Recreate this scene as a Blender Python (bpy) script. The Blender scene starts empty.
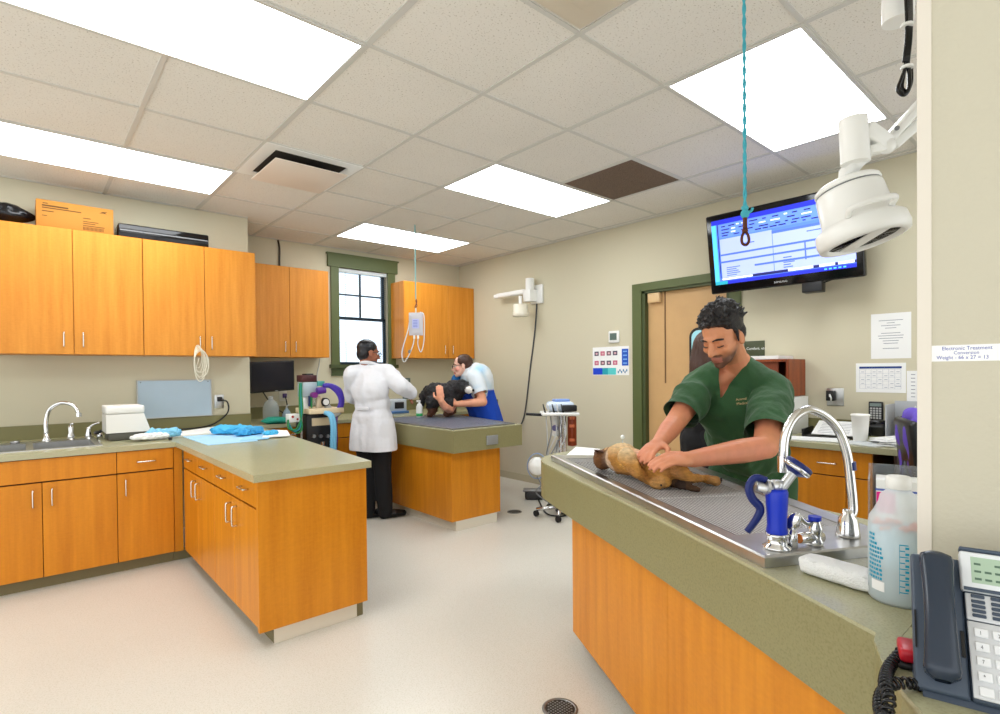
import bpy, bmesh, math, random
from mathutils import Vector, Matrix, Euler, noise
random.seed(7)
V = Vector
PI = math.pi
COL = bpy.context.scene.collection

# ------------------------------------------------------------------ camera frame
CF, CYAW, CPITCH, CROLL, CYP, CAMZ = 543.8165, .8522, -.0111, -.0094, 377.9079, 1.42
FW = V((math.cos(CYAW)*math.cos(CPITCH), math.sin(CYAW)*math.cos(CPITCH), math.sin(CPITCH)))
_r = V((math.sin(CYAW), -math.cos(CYAW), 0)); _u = _r.cross(FW)
RT = _r*math.cos(CROLL) + _u*math.sin(CROLL)
UP = -_r*math.sin(CROLL) + _u*math.cos(CROLL)
EYE = V((0, 0, CAMZ))
def ray(px, py): return FW + RT*((px-500)/CF) + UP*((CYP-py)/CF)
def at(px, py, d): return EYE + ray(px, py)*d          # point at depth d
def onx(px, py, X): d = ray(px, py); return EYE + d*(X/d.x)
def ony(px, py, Y): d = ray(px, py); return EYE + d*(Y/d.y)
def onz(px, py, Z): d = ray(px, py); return EYE + d*((Z-CAMZ)/d.z)

# ------------------------------------------------------------------ materials
def lin(c):
    c = c/255.0
    return c/12.92 if c <= .04045 else ((c+.055)/1.055)**2.4
def rgb(r, g, b): return (lin(r), lin(g), lin(b), 1)
MATS = {}
def mat(name, col, rough=.5, metal=0, bump=0, bscale=60, var=0, vscale=8, trans=0, emit=0, alpha=1, stretch=None, spec=.5, ior=1.45, coat=0, vcol=False, sheen=0):
    if name in MATS: return MATS[name]
    m = bpy.data.materials.new(name); m.use_nodes = True
    nt = m.node_tree; b = nt.nodes['Principled BSDF']; L = nt.links
    c = rgb(*col)
    b.inputs['Base Color'].default_value = c
    b.inputs['Roughness'].default_value = rough
    b.inputs['Metallic'].default_value = metal
    b.inputs['Specular IOR Level'].default_value = spec
    b.inputs['IOR'].default_value = ior
    b.inputs['Transmission Weight'].default_value = trans
    b.inputs['Alpha'].default_value = alpha
    b.inputs['Coat Weight'].default_value = coat
    b.inputs['Sheen Weight'].default_value = sheen
    if emit:
        b.inputs['Emission Color'].default_value = c; b.inputs['Emission Strength'].default_value = emit
    src = None
    if var or bump or vcol:
        tc = nt.nodes.new('ShaderNodeTexCoord'); mp = nt.nodes.new('ShaderNodeMapping')
        L.new(tc.outputs['Object'], mp.inputs['Vector'])
        if stretch: mp.inputs['Scale'].default_value = stretch
    if vcol:
        at_ = nt.nodes.new('ShaderNodeAttribute'); at_.attribute_name = 'Col'; src = at_.outputs['Color']
    if var:
        n = nt.nodes.new('ShaderNodeTexNoise'); n.inputs['Scale'].default_value = vscale; n.inputs['Detail'].default_value = 4
        L.new(mp.outputs['Vector'], n.inputs['Vector'])
        mr = nt.nodes.new('ShaderNodeMapRange'); mr.inputs['From Min'].default_value = .3; mr.inputs['From Max'].default_value = .7
        mr.inputs['To Min'].default_value = 1-var; mr.inputs['To Max'].default_value = 1+var
        L.new(n.outputs['Fac'], mr.inputs['Value'])
        mx = nt.nodes.new('ShaderNodeMix'); mx.data_type = 'RGBA'; mx.blend_type = 'MULTIPLY'; mx.inputs['Factor'].default_value = 1
        if src: L.new(src, mx.inputs[6])
        else: mx.inputs[6].default_value = c
        cmb = nt.nodes.new('ShaderNodeCombineColor')
        for k in range(3): L.new(mr.outputs['Result'], cmb.inputs[k])
        L.new(cmb.outputs['Color'], mx.inputs[7]); src = mx.outputs[2]
    if src: L.new(src, b.inputs['Base Color'])
    if bump:
        n2 = nt.nodes.new('ShaderNodeTexNoise'); n2.inputs['Scale'].default_value = bscale; n2.inputs['Detail'].default_value = 3
        L.new(mp.outputs['Vector'], n2.inputs['Vector'])
        bp = nt.nodes.new('ShaderNodeBump'); bp.inputs['Strength'].default_value = bump; bp.inputs['Distance'].default_value = .01
        L.new(n2.outputs['Fac'], bp.inputs['Height']); L.new(bp.outputs['Normal'], b.inputs['Normal'])
    MATS[name] = m
    return m
def speck(name, base, dark, scale, thr, rough=.8, bump=.0, light=None):
    m = bpy.data.materials.new(name); m.use_nodes = True
    nt = m.node_tree; b = nt.nodes['Principled BSDF']; L = nt.links
    b.inputs['Roughness'].default_value = rough
    tc = nt.nodes.new('ShaderNodeTexCoord')
    n = nt.nodes.new('ShaderNodeTexNoise'); n.inputs['Scale'].default_value = scale; n.inputs['Detail'].default_value = 3
    L.new(tc.outputs['Object'], n.inputs['Vector'])
    r = nt.nodes.new('ShaderNodeValToRGB')
    r.color_ramp.elements[0].position = thr-.03; r.color_ramp.elements[0].color = rgb(*dark)
    r.color_ramp.elements[1].position = thr+.03; r.color_ramp.elements[1].color = rgb(*base)
    if light:
        e = r.color_ramp.elements.new(.68); e.color = rgb(*light)
    L.new(n.outputs['Fac'], r.inputs['Fac'])
    n3 = nt.nodes.new('ShaderNodeTexNoise'); n3.inputs['Scale'].default_value = 1.3; n3.inputs['Detail'].default_value = 3
    L.new(tc.outputs['Object'], n3.inputs['Vector'])
    mx = nt.nodes.new('ShaderNodeMix'); mx.data_type = 'RGBA'; mx.blend_type = 'MULTIPLY'; mx.inputs['Factor'].default_value = .12
    L.new(r.outputs['Color'], mx.inputs[6]); L.new(n3.outputs['Fac'], mx.inputs[7]); L.new(mx.outputs[2], b.inputs['Base Color'])
    if bump:
        bp = nt.nodes.new('ShaderNodeBump'); bp.inputs['Strength'].default_value = bump; bp.inputs['Distance'].default_value = .005
        L.new(n.outputs['Fac'], bp.inputs['Height']); L.new(bp.outputs['Normal'], b.inputs['Normal'])
    return m
def woodmat(name, a, c, rough=.38):
    m = bpy.data.materials.new(name); m.use_nodes = True
    nt = m.node_tree; b = nt.nodes['Principled BSDF']; L = nt.links
    b.inputs['Roughness'].default_value = rough; b.inputs['Specular IOR Level'].default_value = .35
    tc = nt.nodes.new('ShaderNodeTexCoord')
    mp = nt.nodes.new('ShaderNodeMapping'); mp.inputs['Scale'].default_value = (9, 9, .5); L.new(tc.outputs['Object'], mp.inputs['Vector'])
    n = nt.nodes.new('ShaderNodeTexNoise'); n.inputs['Scale'].default_value = 2.2; n.inputs['Detail'].default_value = 5; n.inputs['Roughness'].default_value = .6
    L.new(mp.outputs['Vector'], n.inputs['Vector'])
    mp2 = nt.nodes.new('ShaderNodeMapping'); mp2.inputs['Scale'].default_value = (40, 40, 90); L.new(tc.outputs['Object'], mp2.inputs['Vector'])
    n2 = nt.nodes.new('ShaderNodeTexNoise'); n2.inputs['Scale'].default_value = 1.0; n2.inputs['Detail'].default_value = 2; L.new(mp2.outputs['Vector'], n2.inputs['Vector'])
    ad = nt.nodes.new('ShaderNodeMath'); ad.operation = 'MULTIPLY_ADD'; ad.inputs[1].default_value = .25; L.new(n2.outputs['Fac'], ad.inputs[0]); L.new(n.outputs['Fac'], ad.inputs[2])
    r = nt.nodes.new('ShaderNodeValToRGB'); r.color_ramp.elements[0].position = .42; r.color_ramp.elements[0].color = rgb(*a)
    r.color_ramp.elements[1].position = .86; r.color_ramp.elements[1].color = rgb(*c)
    L.new(ad.outputs[0], r.inputs['Fac']); L.new(r.outputs['Color'], b.inputs['Base Color'])
    return m

M_WALL = mat('wall_paint', (206, 199, 174), .85, bump=.08, bscale=180, spec=.2)
M_WALL2 = mat('near_wall_paint', (198, 192, 172), .85, bump=.12, bscale=120, spec=.2)
M_TILE = speck('ceiling_tile_mineral', (236, 232, 224), (186, 178, 164), 110, .36, .95, .2)
M_GRID = mat('ceiling_grid_enamel', (205, 203, 196), .5)
M_FLOOR = speck('floor_vinyl', (221, 217, 205), (211, 206, 190), 160, .40, .3, 0, (228, 224, 214))
M_WOOD = woodmat('maple_laminate', (197, 119, 16), (220, 142, 30))
M_WOODU = woodmat('maple_laminate_upper', (202, 124, 32), (224, 150, 54))
M_GAP = mat('cabinet_gap', (70, 40, 12), .8)
M_COUNTER = speck('olive_laminate_lit', (176, 173, 138), (170, 166, 131), 200, .42, .22, 0, (181, 178, 143))  # same laminate as the aprons, lightened for ceiling light on the tops
M_APRON = speck('olive_laminate_shaded', (142, 136, 94), (134, 128, 86), 170, .42, .4, 0, (147, 141, 99))  # worktop laminate again, darkened in colour for the shaded upright sides
M_SPLASH = mat('olive_splash', (124, 119, 78), .45)
M_KICK = mat('olive_toe_kick', (118, 108, 74), .6)
M_KICKL = mat('pale_toe_kick', (222, 214, 196), .5)
M_STEEL = mat('brushed_steel', (196, 196, 194), .3, 1, var=.06, vscale=20)
M_STEELD = mat('dull_steel', (150, 150, 150), .4, 1)
M_CHROME = mat('chrome', (225, 225, 225), .1, 1)
M_NICKEL = mat('nickel_pull', (215, 210, 200), .25, 1)
M_GREEN = mat('green_trim', (88, 98, 56), .5)
M_GREEND = mat('green_trim_dark', (70, 80, 46), .5)
M_DOOR = mat('tan_door', (203, 163, 112), .45, var=.03)
M_WHITE = mat('white_plastic', (238, 238, 234), .35)
M_CREAM = mat('cream_plastic', (226, 222, 208), .4)
M_BLACK = mat('black_plastic', (22, 22, 24), .4)
M_BLACKG = mat('black_gloss', (12, 12, 14), .12)
M_GREY = mat('grey_plastic', (120, 122, 124), .45)
M_LGREY = mat('light_grey_plastic', (185, 186, 184), .45)
M_BLUE = mat('blue_rubber', (16, 50, 190), .4)
M_NAVY = mat('navy_plastic', (14, 32, 100), .35)
M_PAPER = mat('white_paper', (240, 240, 238), .8)
M_PAD = mat('pale_blue_pad', (168, 212, 240), .8, bump=.2, bscale=50)
M_PADD = mat('blue_drape', (70, 175, 220), .7, bump=.3, bscale=40)
M_TEAL = mat('teal_cloth', (30, 150, 130), .7)
M_LIGHT = mat('light_diffuser', (246, 251, 255), .6, emit=8.0)
M_ROPE = mat('teal_rope', (70, 175, 190), .7, bump=.5, bscale=300)
M_CLEAR = mat('clear_plastic', (235, 242, 245), .12, trans=.9, ior=1.2)
M_CARD = mat('cardboard', (190, 140, 70), .85)
M_INK = mat('ink', (40, 40, 55), .8)
M_INKB = mat('blue_ink', (60, 75, 165), .8)
M_PINK = mat('hot_pink', (235, 30, 140), .6)
M_PURPLE = mat('purple_hose', (74, 52, 170), .4)
M_LBLUE = mat('light_blue_hose', (120, 190, 225), .4)
M_GRN = mat('green_hose', (20, 120, 60), .4)

# ------------------------------------------------------------------ mesh building
def chain_matrix(o):
    m = Matrix.Identity(4)
    while o is not None:
        m = Matrix.LocRotScale(o.location, o.rotation_euler, o.scale) @ m
        o = o.parent
    return m
def meta(o, label=None, cat=None, group=None, kind=None):
    if label: o['label'] = label
    if cat: o['category'] = cat
    if group: o['group'] = group
    if kind: o['kind'] = kind
    return o
def thing(name, label, cat, loc=(0, 0, 0), rz=0, group=None):
    o = bpy.data.objects.new(name, None); COL.objects.link(o)
    o.empty_display_size = .05
    o.location = loc; o.rotation_euler = (0, 0, rz)
    return meta(o, label, cat, group)
def link_mesh(name, me, parent=None, local=False, kind=None):
    o = bpy.data.objects.new(name, me); COL.objects.link(o)
    if parent is not None:
        if not local: me.transform(chain_matrix(parent).inverted())
        o.parent = parent
    else:
        if len(me.vertices):
            xs = [v.co for v in me.vertices]
            c = V(((min(v.x for v in xs)+max(v.x for v in xs))/2, (min(v.y for v in xs)+max(v.y for v in xs))/2, min(v.z for v in xs)))
            me.transform(Matrix.Translation(-c)); o.location = c
    if kind: o['kind'] = kind
    return o
def catmull(P, n=8, closed=False):
    P = [V(p) for p in P]; out = []
    N = len(P)
    for i in range(N if closed else N-1):
        p1, p2 = P[i], P[(i+1) % N]
        p0 = P[i-1] if (i > 0 or closed) else p1*2-p2
        p3 = P[(i+2) % N] if (i+2 < N or closed) else p2*2-p1
        for k in range(n):
            t = k/n
            out.append(.5*((2*p1)+(p2-p0)*t+(2*p0-5*p1+4*p2-p3)*t*t+(3*p1-p0-3*p2+p3)*t**3))
    if not closed: out.append(P[-1])
    return out
class MB:
    def __init__(s): s.v = []; s.f = []; s.sm = []; s.M = Matrix.Identity(4)
    def at(s, M): s.M = M; return s
    def add(s, vs, fs, smooth=False):
        o = len(s.v); s.v += [s.M @ V(p) for p in vs]; s.f += [[i+o for i in f] for f in fs]; s.sm += [smooth]*len(fs); return s
    def box(s, a, b, bev=0, seg=2):
        x0, y0, z0 = [min(a[i], b[i]) for i in range(3)]; x1, y1, z1 = [max(a[i], b[i]) for i in range(3)]
        vs = [(x0, y0, z0), (x1, y0, z0), (x1, y1, z0), (x0, y1, z0), (x0, y0, z1), (x1, y0, z1), (x1, y1, z1), (x0, y1, z1)]
        fs = [(0, 3, 2, 1), (4, 5, 6, 7), (0, 1, 5, 4), (1, 2, 6, 5), (2, 3, 7, 6), (3, 0, 4, 7)]
        if bev:
            bm = bmesh.new(); bv = [bm.verts.new(v) for v in vs]
            for f in fs: bm.faces.new([bv[i] for i in f])
            bmesh.ops.bevel(bm, geom=list(bm.edges), offset=min(bev, .49*min(x1-x0, y1-y0, z1-z0)), segments=seg, affect='EDGES', profile=.5)
            bm.verts.index_update()
            s.add([v.co.copy() for v in bm.verts], [[v.index for v in f.verts] for f in bm.faces], seg > 1); bm.free()
        else: s.add(vs, fs)
        return s
    def cbox(s, c, size, rot=None, bev=0, seg=2):
        old = s.M; R = rot if rot is not None else Matrix.Identity(3)
        if isinstance(R, (int, float)): R = Matrix.Rotation(R, 3, 'Z')
        s.M = old @ (Matrix.Translation(V(c)) @ R.to_4x4())
        h = V(size)/2; s.box(-h, h, bev, seg); s.M = old; return s
    def prism(s, poly, z0, z1):
        n = len(poly); vs = [(p[0], p[1], z0) for p in poly]+[(p[0], p[1], z1) for p in poly]
        ar = sum(poly[i][0]*poly[(i+1) % n][1]-poly[(i+1) % n][0]*poly[i][1] for i in range(n))
        fs = [list(range(n))[::-1], list(range(n, 2*n))]+[(i, (i+1) % n, (i+1) % n+n, i+n) for i in range(n)]
        if ar < 0: fs = [list(f)[::-1] for f in fs]
        return s.add(vs, fs)
    def tube(s, pts, r, n=8, closed=False, flat=1.0):
        pts = [V(p) for p in pts]; N = len(pts)
        rs = r if isinstance(r, (list, tuple)) else [r]*N
        tan = []
        for i in range(N):
            a = pts[i-1] if (i > 0 or closed) else pts[i]; b = pts[(i+1) % N] if (i < N-1 or closed) else pts[i]
            t = (b-a); tan.append(t.normalized() if t.length > 1e-9 else V((0, 0, 1)))
        nrm = tan[0].orthogonal().normalized(); vs = []
        for i in range(N):
            nrm = nrm-tan[i]*nrm.dot(tan[i])
            nrm = nrm.normalized() if nrm.length > 1e-6 else tan[i].orthogonal().normalized()
            bn = tan[i].cross(nrm)
            for k in range(n):
                a = 2*PI*k/n; vs.append(pts[i]+nrm*(math.cos(a)*rs[i])+bn*(math.sin(a)*rs[i]*flat))
        fs = []
        for i in range(N if closed else N-1):
            j = (i+1) % N
            for k in range(n): fs.append((i*n+k, i*n+(k+1) % n, j*n+(k+1) % n, j*n+k))
        if not closed: fs += [list(range(n))[::-1], [(N-1)*n+k for k in range(n)]]
        return s.add(vs, fs, True)
    def cyl(s, a, b, r1, r2=None, n=20):
        a, b = V(a), V(b); r2 = r1 if r2 is None else r2; t = (b-a).normalized(); u = t.orthogonal().normalized(); w = t.cross(u)
        vs = []
        for p, r in ((a, r1), (b, r2)):
            for k in range(n): vs.append(p+u*(r*math.cos(2*PI*k/n))+w*(r*math.sin(2*PI*k/n)))
        o = len(s.f)
        s.add(vs, [(k, (k+1) % n, (k+1) % n+n, k+n) for k in range(n)], True)
        s.add(vs, [list(range(n))[::-1], list(range(n, 2*n))], False)
        return s
    def lathe(s, prof, o=(0, 0, 0), axis=(0, 0, 1), n=28):
        o = V(o); t = V(axis).normalized(); u = t.orthogonal().normalized(); w = t.cross(u); vs = []
        for r, z in prof:
            for k in range(n): vs.append(o+t*z+u*(max(r, 1e-5)*math.cos(2*PI*k/n))+w*(max(r, 1e-5)*math.sin(2*PI*k/n)))
        fs = []
        for i in range(len(prof)-1):
            for k in range(n): fs.append((i*n+k, i*n+(k+1) % n, (i+1)*n+(k+1) % n, (i+1)*n+k))
        if prof[0][0] > 1e-4: fs.append(list(range(n))[::-1])
        if prof[-1][0] > 1e-4: fs.append([(len(prof)-1)*n+k for k in range(n)])
        return s.add(vs, fs, True)
    def ell(s, c, r, R=None, n=12):
        c = V(c); R = R if R is not None else Matrix.Identity(3); r = (r, r, r) if isinstance(r, (int, float)) else r
        vs = [c+R @ V((0, 0, -r[2]))]; m = max(4, n//2)
        for i in range(1, m):
            ph = -PI/2+PI*i/m
            for k in range(n):
                a = 2*PI*k/n; vs.append(c+R @ V((r[0]*math.cos(ph)*math.cos(a), r[1]*math.cos(ph)*math.sin(a), r[2]*math.sin(ph))))
        vs.append(c+R @ V((0, 0, r[2]))); fs = []
        for k in range(n): fs.append((0, 1+(k+1) % n, 1+k))
        for i in range(m-2):
            for k in range(n): fs.append((1+i*n+k, 1+i*n+(k+1) % n, 1+(i+1)*n+(k+1) % n, 1+(i+1)*n+k))
        L = len(vs)-1
        for k in range(n): fs.append((L, 1+(m-2)*n+k, 1+(m-2)*n+(k+1) % n))
        return s.add(vs, fs, True)
    def quad(s, *p): return s.add(p, [list(range(len(p)))])
    def grid(s, fn, nu, nv, thick=None):
        vs = [fn(i/nu, j/nv) for j in range(nv+1) for i in range(nu+1)]
        fs = [(j*(nu+1)+i, j*(nu+1)+i+1, (j+1)*(nu+1)+i+1, (j+1)*(nu+1)+i) for j in range(nv) for i in range(nu)]
        return s.add(vs, fs, True)
    def build(s, name, m, parent=None, local=False, kind=None, label=None):
        me = bpy.data.meshes.new(name); me.from_pydata([tuple(v) for v in s.v], [], s.f); me.update()
        me.polygons.foreach_set('use_smooth', s.sm)
        ms = m if isinstance(m, (list, tuple)) else [m]
        for q in ms: me.materials.append(q)
        o = link_mesh(name, me, parent, local, kind)
        if label: o['label'] = label
        return o
def solo(o, label, cat, group=None): return meta(o, label, cat, group)
def copy_tree(o, parent=None):
    c = o.copy(); COL.objects.link(c)
    if parent is not None: c.parent = parent
    for ch in [q for q in bpy.data.objects if q.parent == o]: copy_tree(ch, c)
    return c
def frame(o, x, y):
    x = V(x).normalized(); y = V(y); z = x.cross(y).normalized(); y = z.cross(x)
    M = Matrix((x, y, z)).transposed().to_4x4(); M.translation = V(o); return M
def text(name, body, size, M, m, parent=None, align='LEFT', kind=None, ext=.0004, sx=1.0):
    cu = bpy.data.curves.new(name, 'FONT'); cu.body = body; cu.size = size; cu.extrude = ext; cu.align_x = align; cu.resolution_u = 2
    t = bpy.data.objects.new(name+'_tmp', cu); COL.objects.link(t)
    dg = bpy.context.evaluated_depsgraph_get(); dg.update()
    me = bpy.data.meshes.new_from_object(t.evaluated_get(dg)); me.name = name
    bpy.data.objects.remove(t); bpy.data.curves.remove(cu)
    me.transform(M @ Matrix.Diagonal((sx, 1, 1, 1))); me.materials.clear(); me.materials.append(m)
    return link_mesh(name, me, parent, kind=kind)

# ------------------------------------------------------------------ organic blobs (voxel union)
class Blob:
    def __init__(s): s.mb = MB()
    def cone(s, a, b, r1, r2=None, n=14):
        r2 = r1 if r2 is None else r2; a, b = V(a), V(b)
        s.mb.ell(a, r1*.999, n=n); s.mb.ell(b, r2*.999, n=n)
        if (b-a).length > 1e-4:
            s.mb.tube([a, a.lerp(b, .5), b], [r1, (r1+r2)/2, r2], n)
        return s
    def limb(s, pts, rs, n=14):
        for i in range(len(pts)-1): s.cone(pts[i], pts[i+1], rs[i], rs[i+1], n)
        return s
    def ell(s, c, r, R=None, n=16): s.mb.ell(c, r, R, n); return s
    def build(s, name, m, parent, voxel=.008, smooth=4, color=None, cut=None, disp=None, fac=.5):
        me = bpy.data.meshes.new(name); me.from_pydata([tuple(v) for v in s.mb.v], [], s.mb.f); me.update()
        t = bpy.data.objects.new(name+'_tmp', me); COL.objects.link(t)
        md = t.modifiers.new('r', 'REMESH'); md.mode = 'VOXEL'; md.voxel_size = voxel; md.use_smooth_shade = True
        if smooth:
            sm = t.modifiers.new('s', 'SMOOTH'); sm.iterations = smooth; sm.factor = fac
        dg = bpy.context.evaluated_depsgraph_get(); dg.update()
        out = bpy.data.meshes.new_from_object(t.evaluated_get(dg)); out.name = name
        bpy.data.objects.remove(t); bpy.data.meshes.remove(me)
        if disp:
            nn = [v.normal.copy() for v in out.vertices]
            for v, q in zip(out.vertices, nn): v.co += q*disp(v.co, q)
        if cut:
            bm = bmesh.new(); bm.from_mesh(out)
            bmesh.ops.delete(bm, geom=[f for f in bm.faces if cut(f.calc_center_median())], context='FACES')
            bmesh.ops.delete(bm, geom=[v for v in bm.verts if not v.link_faces], context='VERTS')
            for _ in range(8):
                nb = {}
                for v in bm.verts:
                    if v.is_boundary:
                        q = [e.other_vert(v).co for e in v.link_edges if e.is_boundary]
                        if len(q) == 2: nb[v] = v.co*.4+(q[0]+q[1])*.3
                for v, c in nb.items(): v.co = c
            bm.to_mesh(out); bm.free()
        if color:
            ca = out.color_attributes.new('Col', 'FLOAT_COLOR', 'POINT')
            for i, v in enumerate(out.vertices): ca.data[i].color = color(v.co)
        out.polygons.foreach_set('use_smooth', [True]*len(out.polygons))
        out.materials.clear(); out.materials.append(m)
        return link_mesh(name, out, parent)
# ================================================================== ROOM SHELL
HC = 2.98; XR = 4.86; YL = 5.75; YB = 6.45; XS = 1.70; TS = .7066; GX, GY = .538, 1.6517
MB().box((-3, -2.2, -.12), (XR+.15, YB+.15, 0)).build('floor', M_FLOOR, kind='structure')
ceil = MB().box((-3, -2.2, HC), (XR+.15, YB+.15, HC+.12)).build('ceiling', M_TILE, kind='structure')
g = MB()
for i in range(-5, 7):
    x = GX+i*TS
    w = .017 if i % 2 else .013
    if x < XR: g.box((x-w, -2.2, HC-.006), (x+w, YB, HC+.001))
for j in range(-5, 7):
    y = GY+j*TS
    if y < YB: g.box((-3, y-.012, HC-.005), (XR, y+.012, HC+.001))
g.box((XR-.03, -2.2, HC-.006), (XR, YB, HC)).box((-3, YL-.03, HC-.006), (XS, YL, HC)).box((XS, YB-.03, HC-.006), (XR, YB, HC))
g.build('ceiling_grid', M_GRID, ceil, kind='structure')
MB().box((-3, YL, 0), (XS, YB+.15, HC)).build('wall_left', M_WALL, kind='structure')
# window opening
wx0, wx1, wz0, wz1 = 2.97, 3.66, 1.53, 2.745
b = MB()
b.box((XS, YB, 0), (wx0, YB+.15, HC)).box((wx1, YB, 0), (XR+.15, YB+.15, HC)).box((wx0, YB, 0), (wx1, YB+.15, wz0)).box((wx0, YB, wz1), (wx1, YB+.15, HC))
b.build('wall_back', M_WALL, kind='structure')
# right wall with doorway
dy0, dy1, dzt = 2.35, 3.30, 2.25
b = MB()
b.box((XR, -2.2, 0), (XR+.15, dy0, HC)).box((XR, dy1, 0), (XR+.15, YB, HC)).box((XR, dy0, dzt), (XR+.15, dy1, HC))
b.build('wall_right', M_WALL, kind='structure')
b = MB(); b.box((XR-.012, 3.42, 0), (XR, 5.58, .09)).box((XR-.012, -2.2, 0), (XR, .85, .09))
b.build('baseboard_right', mat('baseboard_vinyl', (186, 178, 150), .6), kind='structure')
# near wall stub beside the telephone
WX = 1.30; WY = .259
wn = MB().box((WX, -2.2, 0), (WX+.12, WY, HC)).build('wall_near', M_WALL2, kind='structure')
MB().box((WX-.003, WY-.021, .92), (WX+.001, WY+.001, HC-.001)).build('trim_1', mat('corner_bead', (222, 214, 200), .6), kind='structure')

# ---------------------------------------------------------------- window
win = thing('window_1', None, None, (3.315, YB, wz0)); win['kind'] = 'structure'
b = MB(); b.box((2.865, YB-.025, wz0-.02), (wx0, YB, wz1+.005)).box((wx1, YB-.025, wz0-.02), (3.765, YB, wz1+.005))
b.box((2.825, YB-.035, wz1), (3.80, YB, wz1+.165)).box((2.81, YB-.045, wz1+.15), (3.815, YB, wz1+.17))
b.build('casing', M_GREEN, win, kind='structure')
b = MB(); b.box((2.84, YB-.05, wz0-.045), (3.79, YB, wz0-.0)).box((2.865, YB-.02, wz0-.14), (3.765, YB, wz0-.045))
b.build('sill', M_GREEND, win, kind='structure')
M_SASH = mat('window_sash', (38, 58, 72), .4)
ym = (wz0+wz1)/2-.03
b = MB()
def fr(b, x0, x1, z0, z1, y0, y1, w):
    b.box((x0, y0, z0), (x0+w, y1, z1)).box((x1-w, y0, z0), (x1, y1, z1)).box((x0, y0, z0), (x1, y1, z0+w)).box((x0, y0, z1-w), (x1, y1, z1))
fr(b, wx0, wx1, ym, wz1, YB+.09, YB+.12, .035); fr(b, wx0, wx1, wz0, ym+.03, YB+.06, YB+.09, .035)
b.box(((wx0+wx1)/2-.011, YB+.095, ym), ((wx0+wx1)/2+.011, YB+.115, wz1)).box((wx0, YB+.095, (ym+wz1)/2-.011), (wx1, YB+.115, (ym+wz1)/2+.011))
b.build('sash', M_SASH, win, kind='structure')
M_GLASS = mat('window_glass', (245, 250, 255), .0, trans=1, ior=1.01, spec=.1)
MB().box((wx0+.03, YB+.104, ym+.03), (wx1-.03, YB+.107, wz1-.03)).box((wx0+.03, YB+.074, wz0+.03), (wx1-.03, YB+.077, ym)).build('pane', M_GLASS, win, kind='structure')
b = MB(); b.box((wx0+.01, YB+.005, wz1-.05), (wx1-.01, YB+.05, wz1-.005))
b.build('blind_headrail', mat('blind_rail', (205, 212, 212), .4), win, kind='structure')
b = MB(); n = 42
for k in range(n):
    z = wz0+.03+(wz1-wz0-.09)*k/(n-1)
    b.cbox((3.315, YB+.028, z), (wx1-wx0-.03, .026, .0016), Matrix.Rotation(.04, 3, 'X'))
for x in (wx0+.1, wx1-.1): b.box((x-.002, YB+.014, wz0+.02), (x+.002, YB+.016, wz1-.04))
b.build('blind_slats', mat('blind_slat', (60, 82, 92), .35), win, kind='structure')
# outdoors beyond the window
t = thing('neighbouring_building', 'pale building seen faintly through the window panes', 'building', (5.2, 14, 0))
MB().box((4.9, 14, -1), (9.5, 16, 4.3)).build('wall', mat('outside_wall_glow', (226, 236, 244), .9, emit=.6), t)  # emission makes the wall glow in place of sunlight falling on it
b = MB()
for k in range(4): b.box((5.2+k*1.0, 13.97, 1.2), (5.7+k*1.0, 14.0, 2.3))
b.build('window', mat('outside_window_glow', (200, 216, 230), .8, emit=.5), t)  # these panes glow as well, standing in for bright daylight
MB().prism([(4.7, 13.8), (9.7, 13.8), (9.7, 16.2), (4.7, 16.2)], 4.3, 4.5).build('roof', mat('outside_roof', (190, 200, 210), .9), t)
MB().box((-6, YB+.2, -.5), (20, 30, -.3)).build('ground', mat('outside_ground', (222, 226, 228), .9), kind='structure')

# ---------------------------------------------------------------- door
d = thing('door_1', None, None, (XR, 2.82, 0)); d['kind'] = 'structure'
b = MB(); w = .065
b.box((XR-.02, dy1-.005, 0), (XR, dy1+.105, dzt+.075)).box((XR-.02, dy0-.1, 0), (XR, dy0+.005, dzt+.075)).box((XR-.02, dy0, dzt-.005), (XR, dy1, dzt+.075))
b.build('casing', M_GREEN, d, kind='structure')
b = MB(); b.box((XR-.001, dy1-.04, 0), (XR+.149, dy1, dzt)).box((XR-.001, dy0, 0), (XR+.149, dy0+.04, dzt)).box((XR-.001, dy0, dzt-.03), (XR+.149, dy1, dzt))
b.build('jamb', M_GREEND, d, kind='structure')
MB().box((XR+.06, dy0+.04, .01), (XR+.105, dy1-.04, dzt-.03)).build('panel', M_DOOR, d, kind='structure')
MB().box((XR+.052, 3.055, 1.29), (XR+.06, 3.066, dzt-.03)).build('edge_strip', mat('door_strip', (120, 86, 52), .5), d, kind='structure')
def rrect(y0, y1, z0, z1, r, n=6):
    P = []
    for cy, cz, a0 in ((y1-r, z1-r, 0), (y0+r, z1-r, PI/2), (y0+r, z0+r, PI), (y1-r, z0+r, 1.5*PI)):
        for k in range(n+1):
            a = a0+PI/2*k/n; P.append((cy+r*math.cos(a), cz+r*math.sin(a)))
    return P
MX = Matrix(((0, 0, 1, 0), (1, 0, 0, 0), (0, 1, 0, 0), (0, 0, 0, 1)))   # prism xy -> world yz
b = MB(); b.at(MX).prism(rrect(2.50, 2.79, 1.12, 1.83, .09), XR+.048, XR+.06); b.build('window_gasket', M_BLACK, d, kind='structure')
b = MB(); b.at(MX).prism(rrect(2.525, 2.765, 1.145, 1.805, .07), XR+.044, XR+.049); b.build('window_pane', mat('door_pane', (150, 205, 215), .15, emit=.25), d, kind='structure')
b = MB(); b.box((XR+.005, 3.095, 2.115), (XR+.06, 3.235, 2.215), .008); b.build('door_closer', mat('closer_beige', (214, 180, 132), .4), d, kind='structure')
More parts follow.
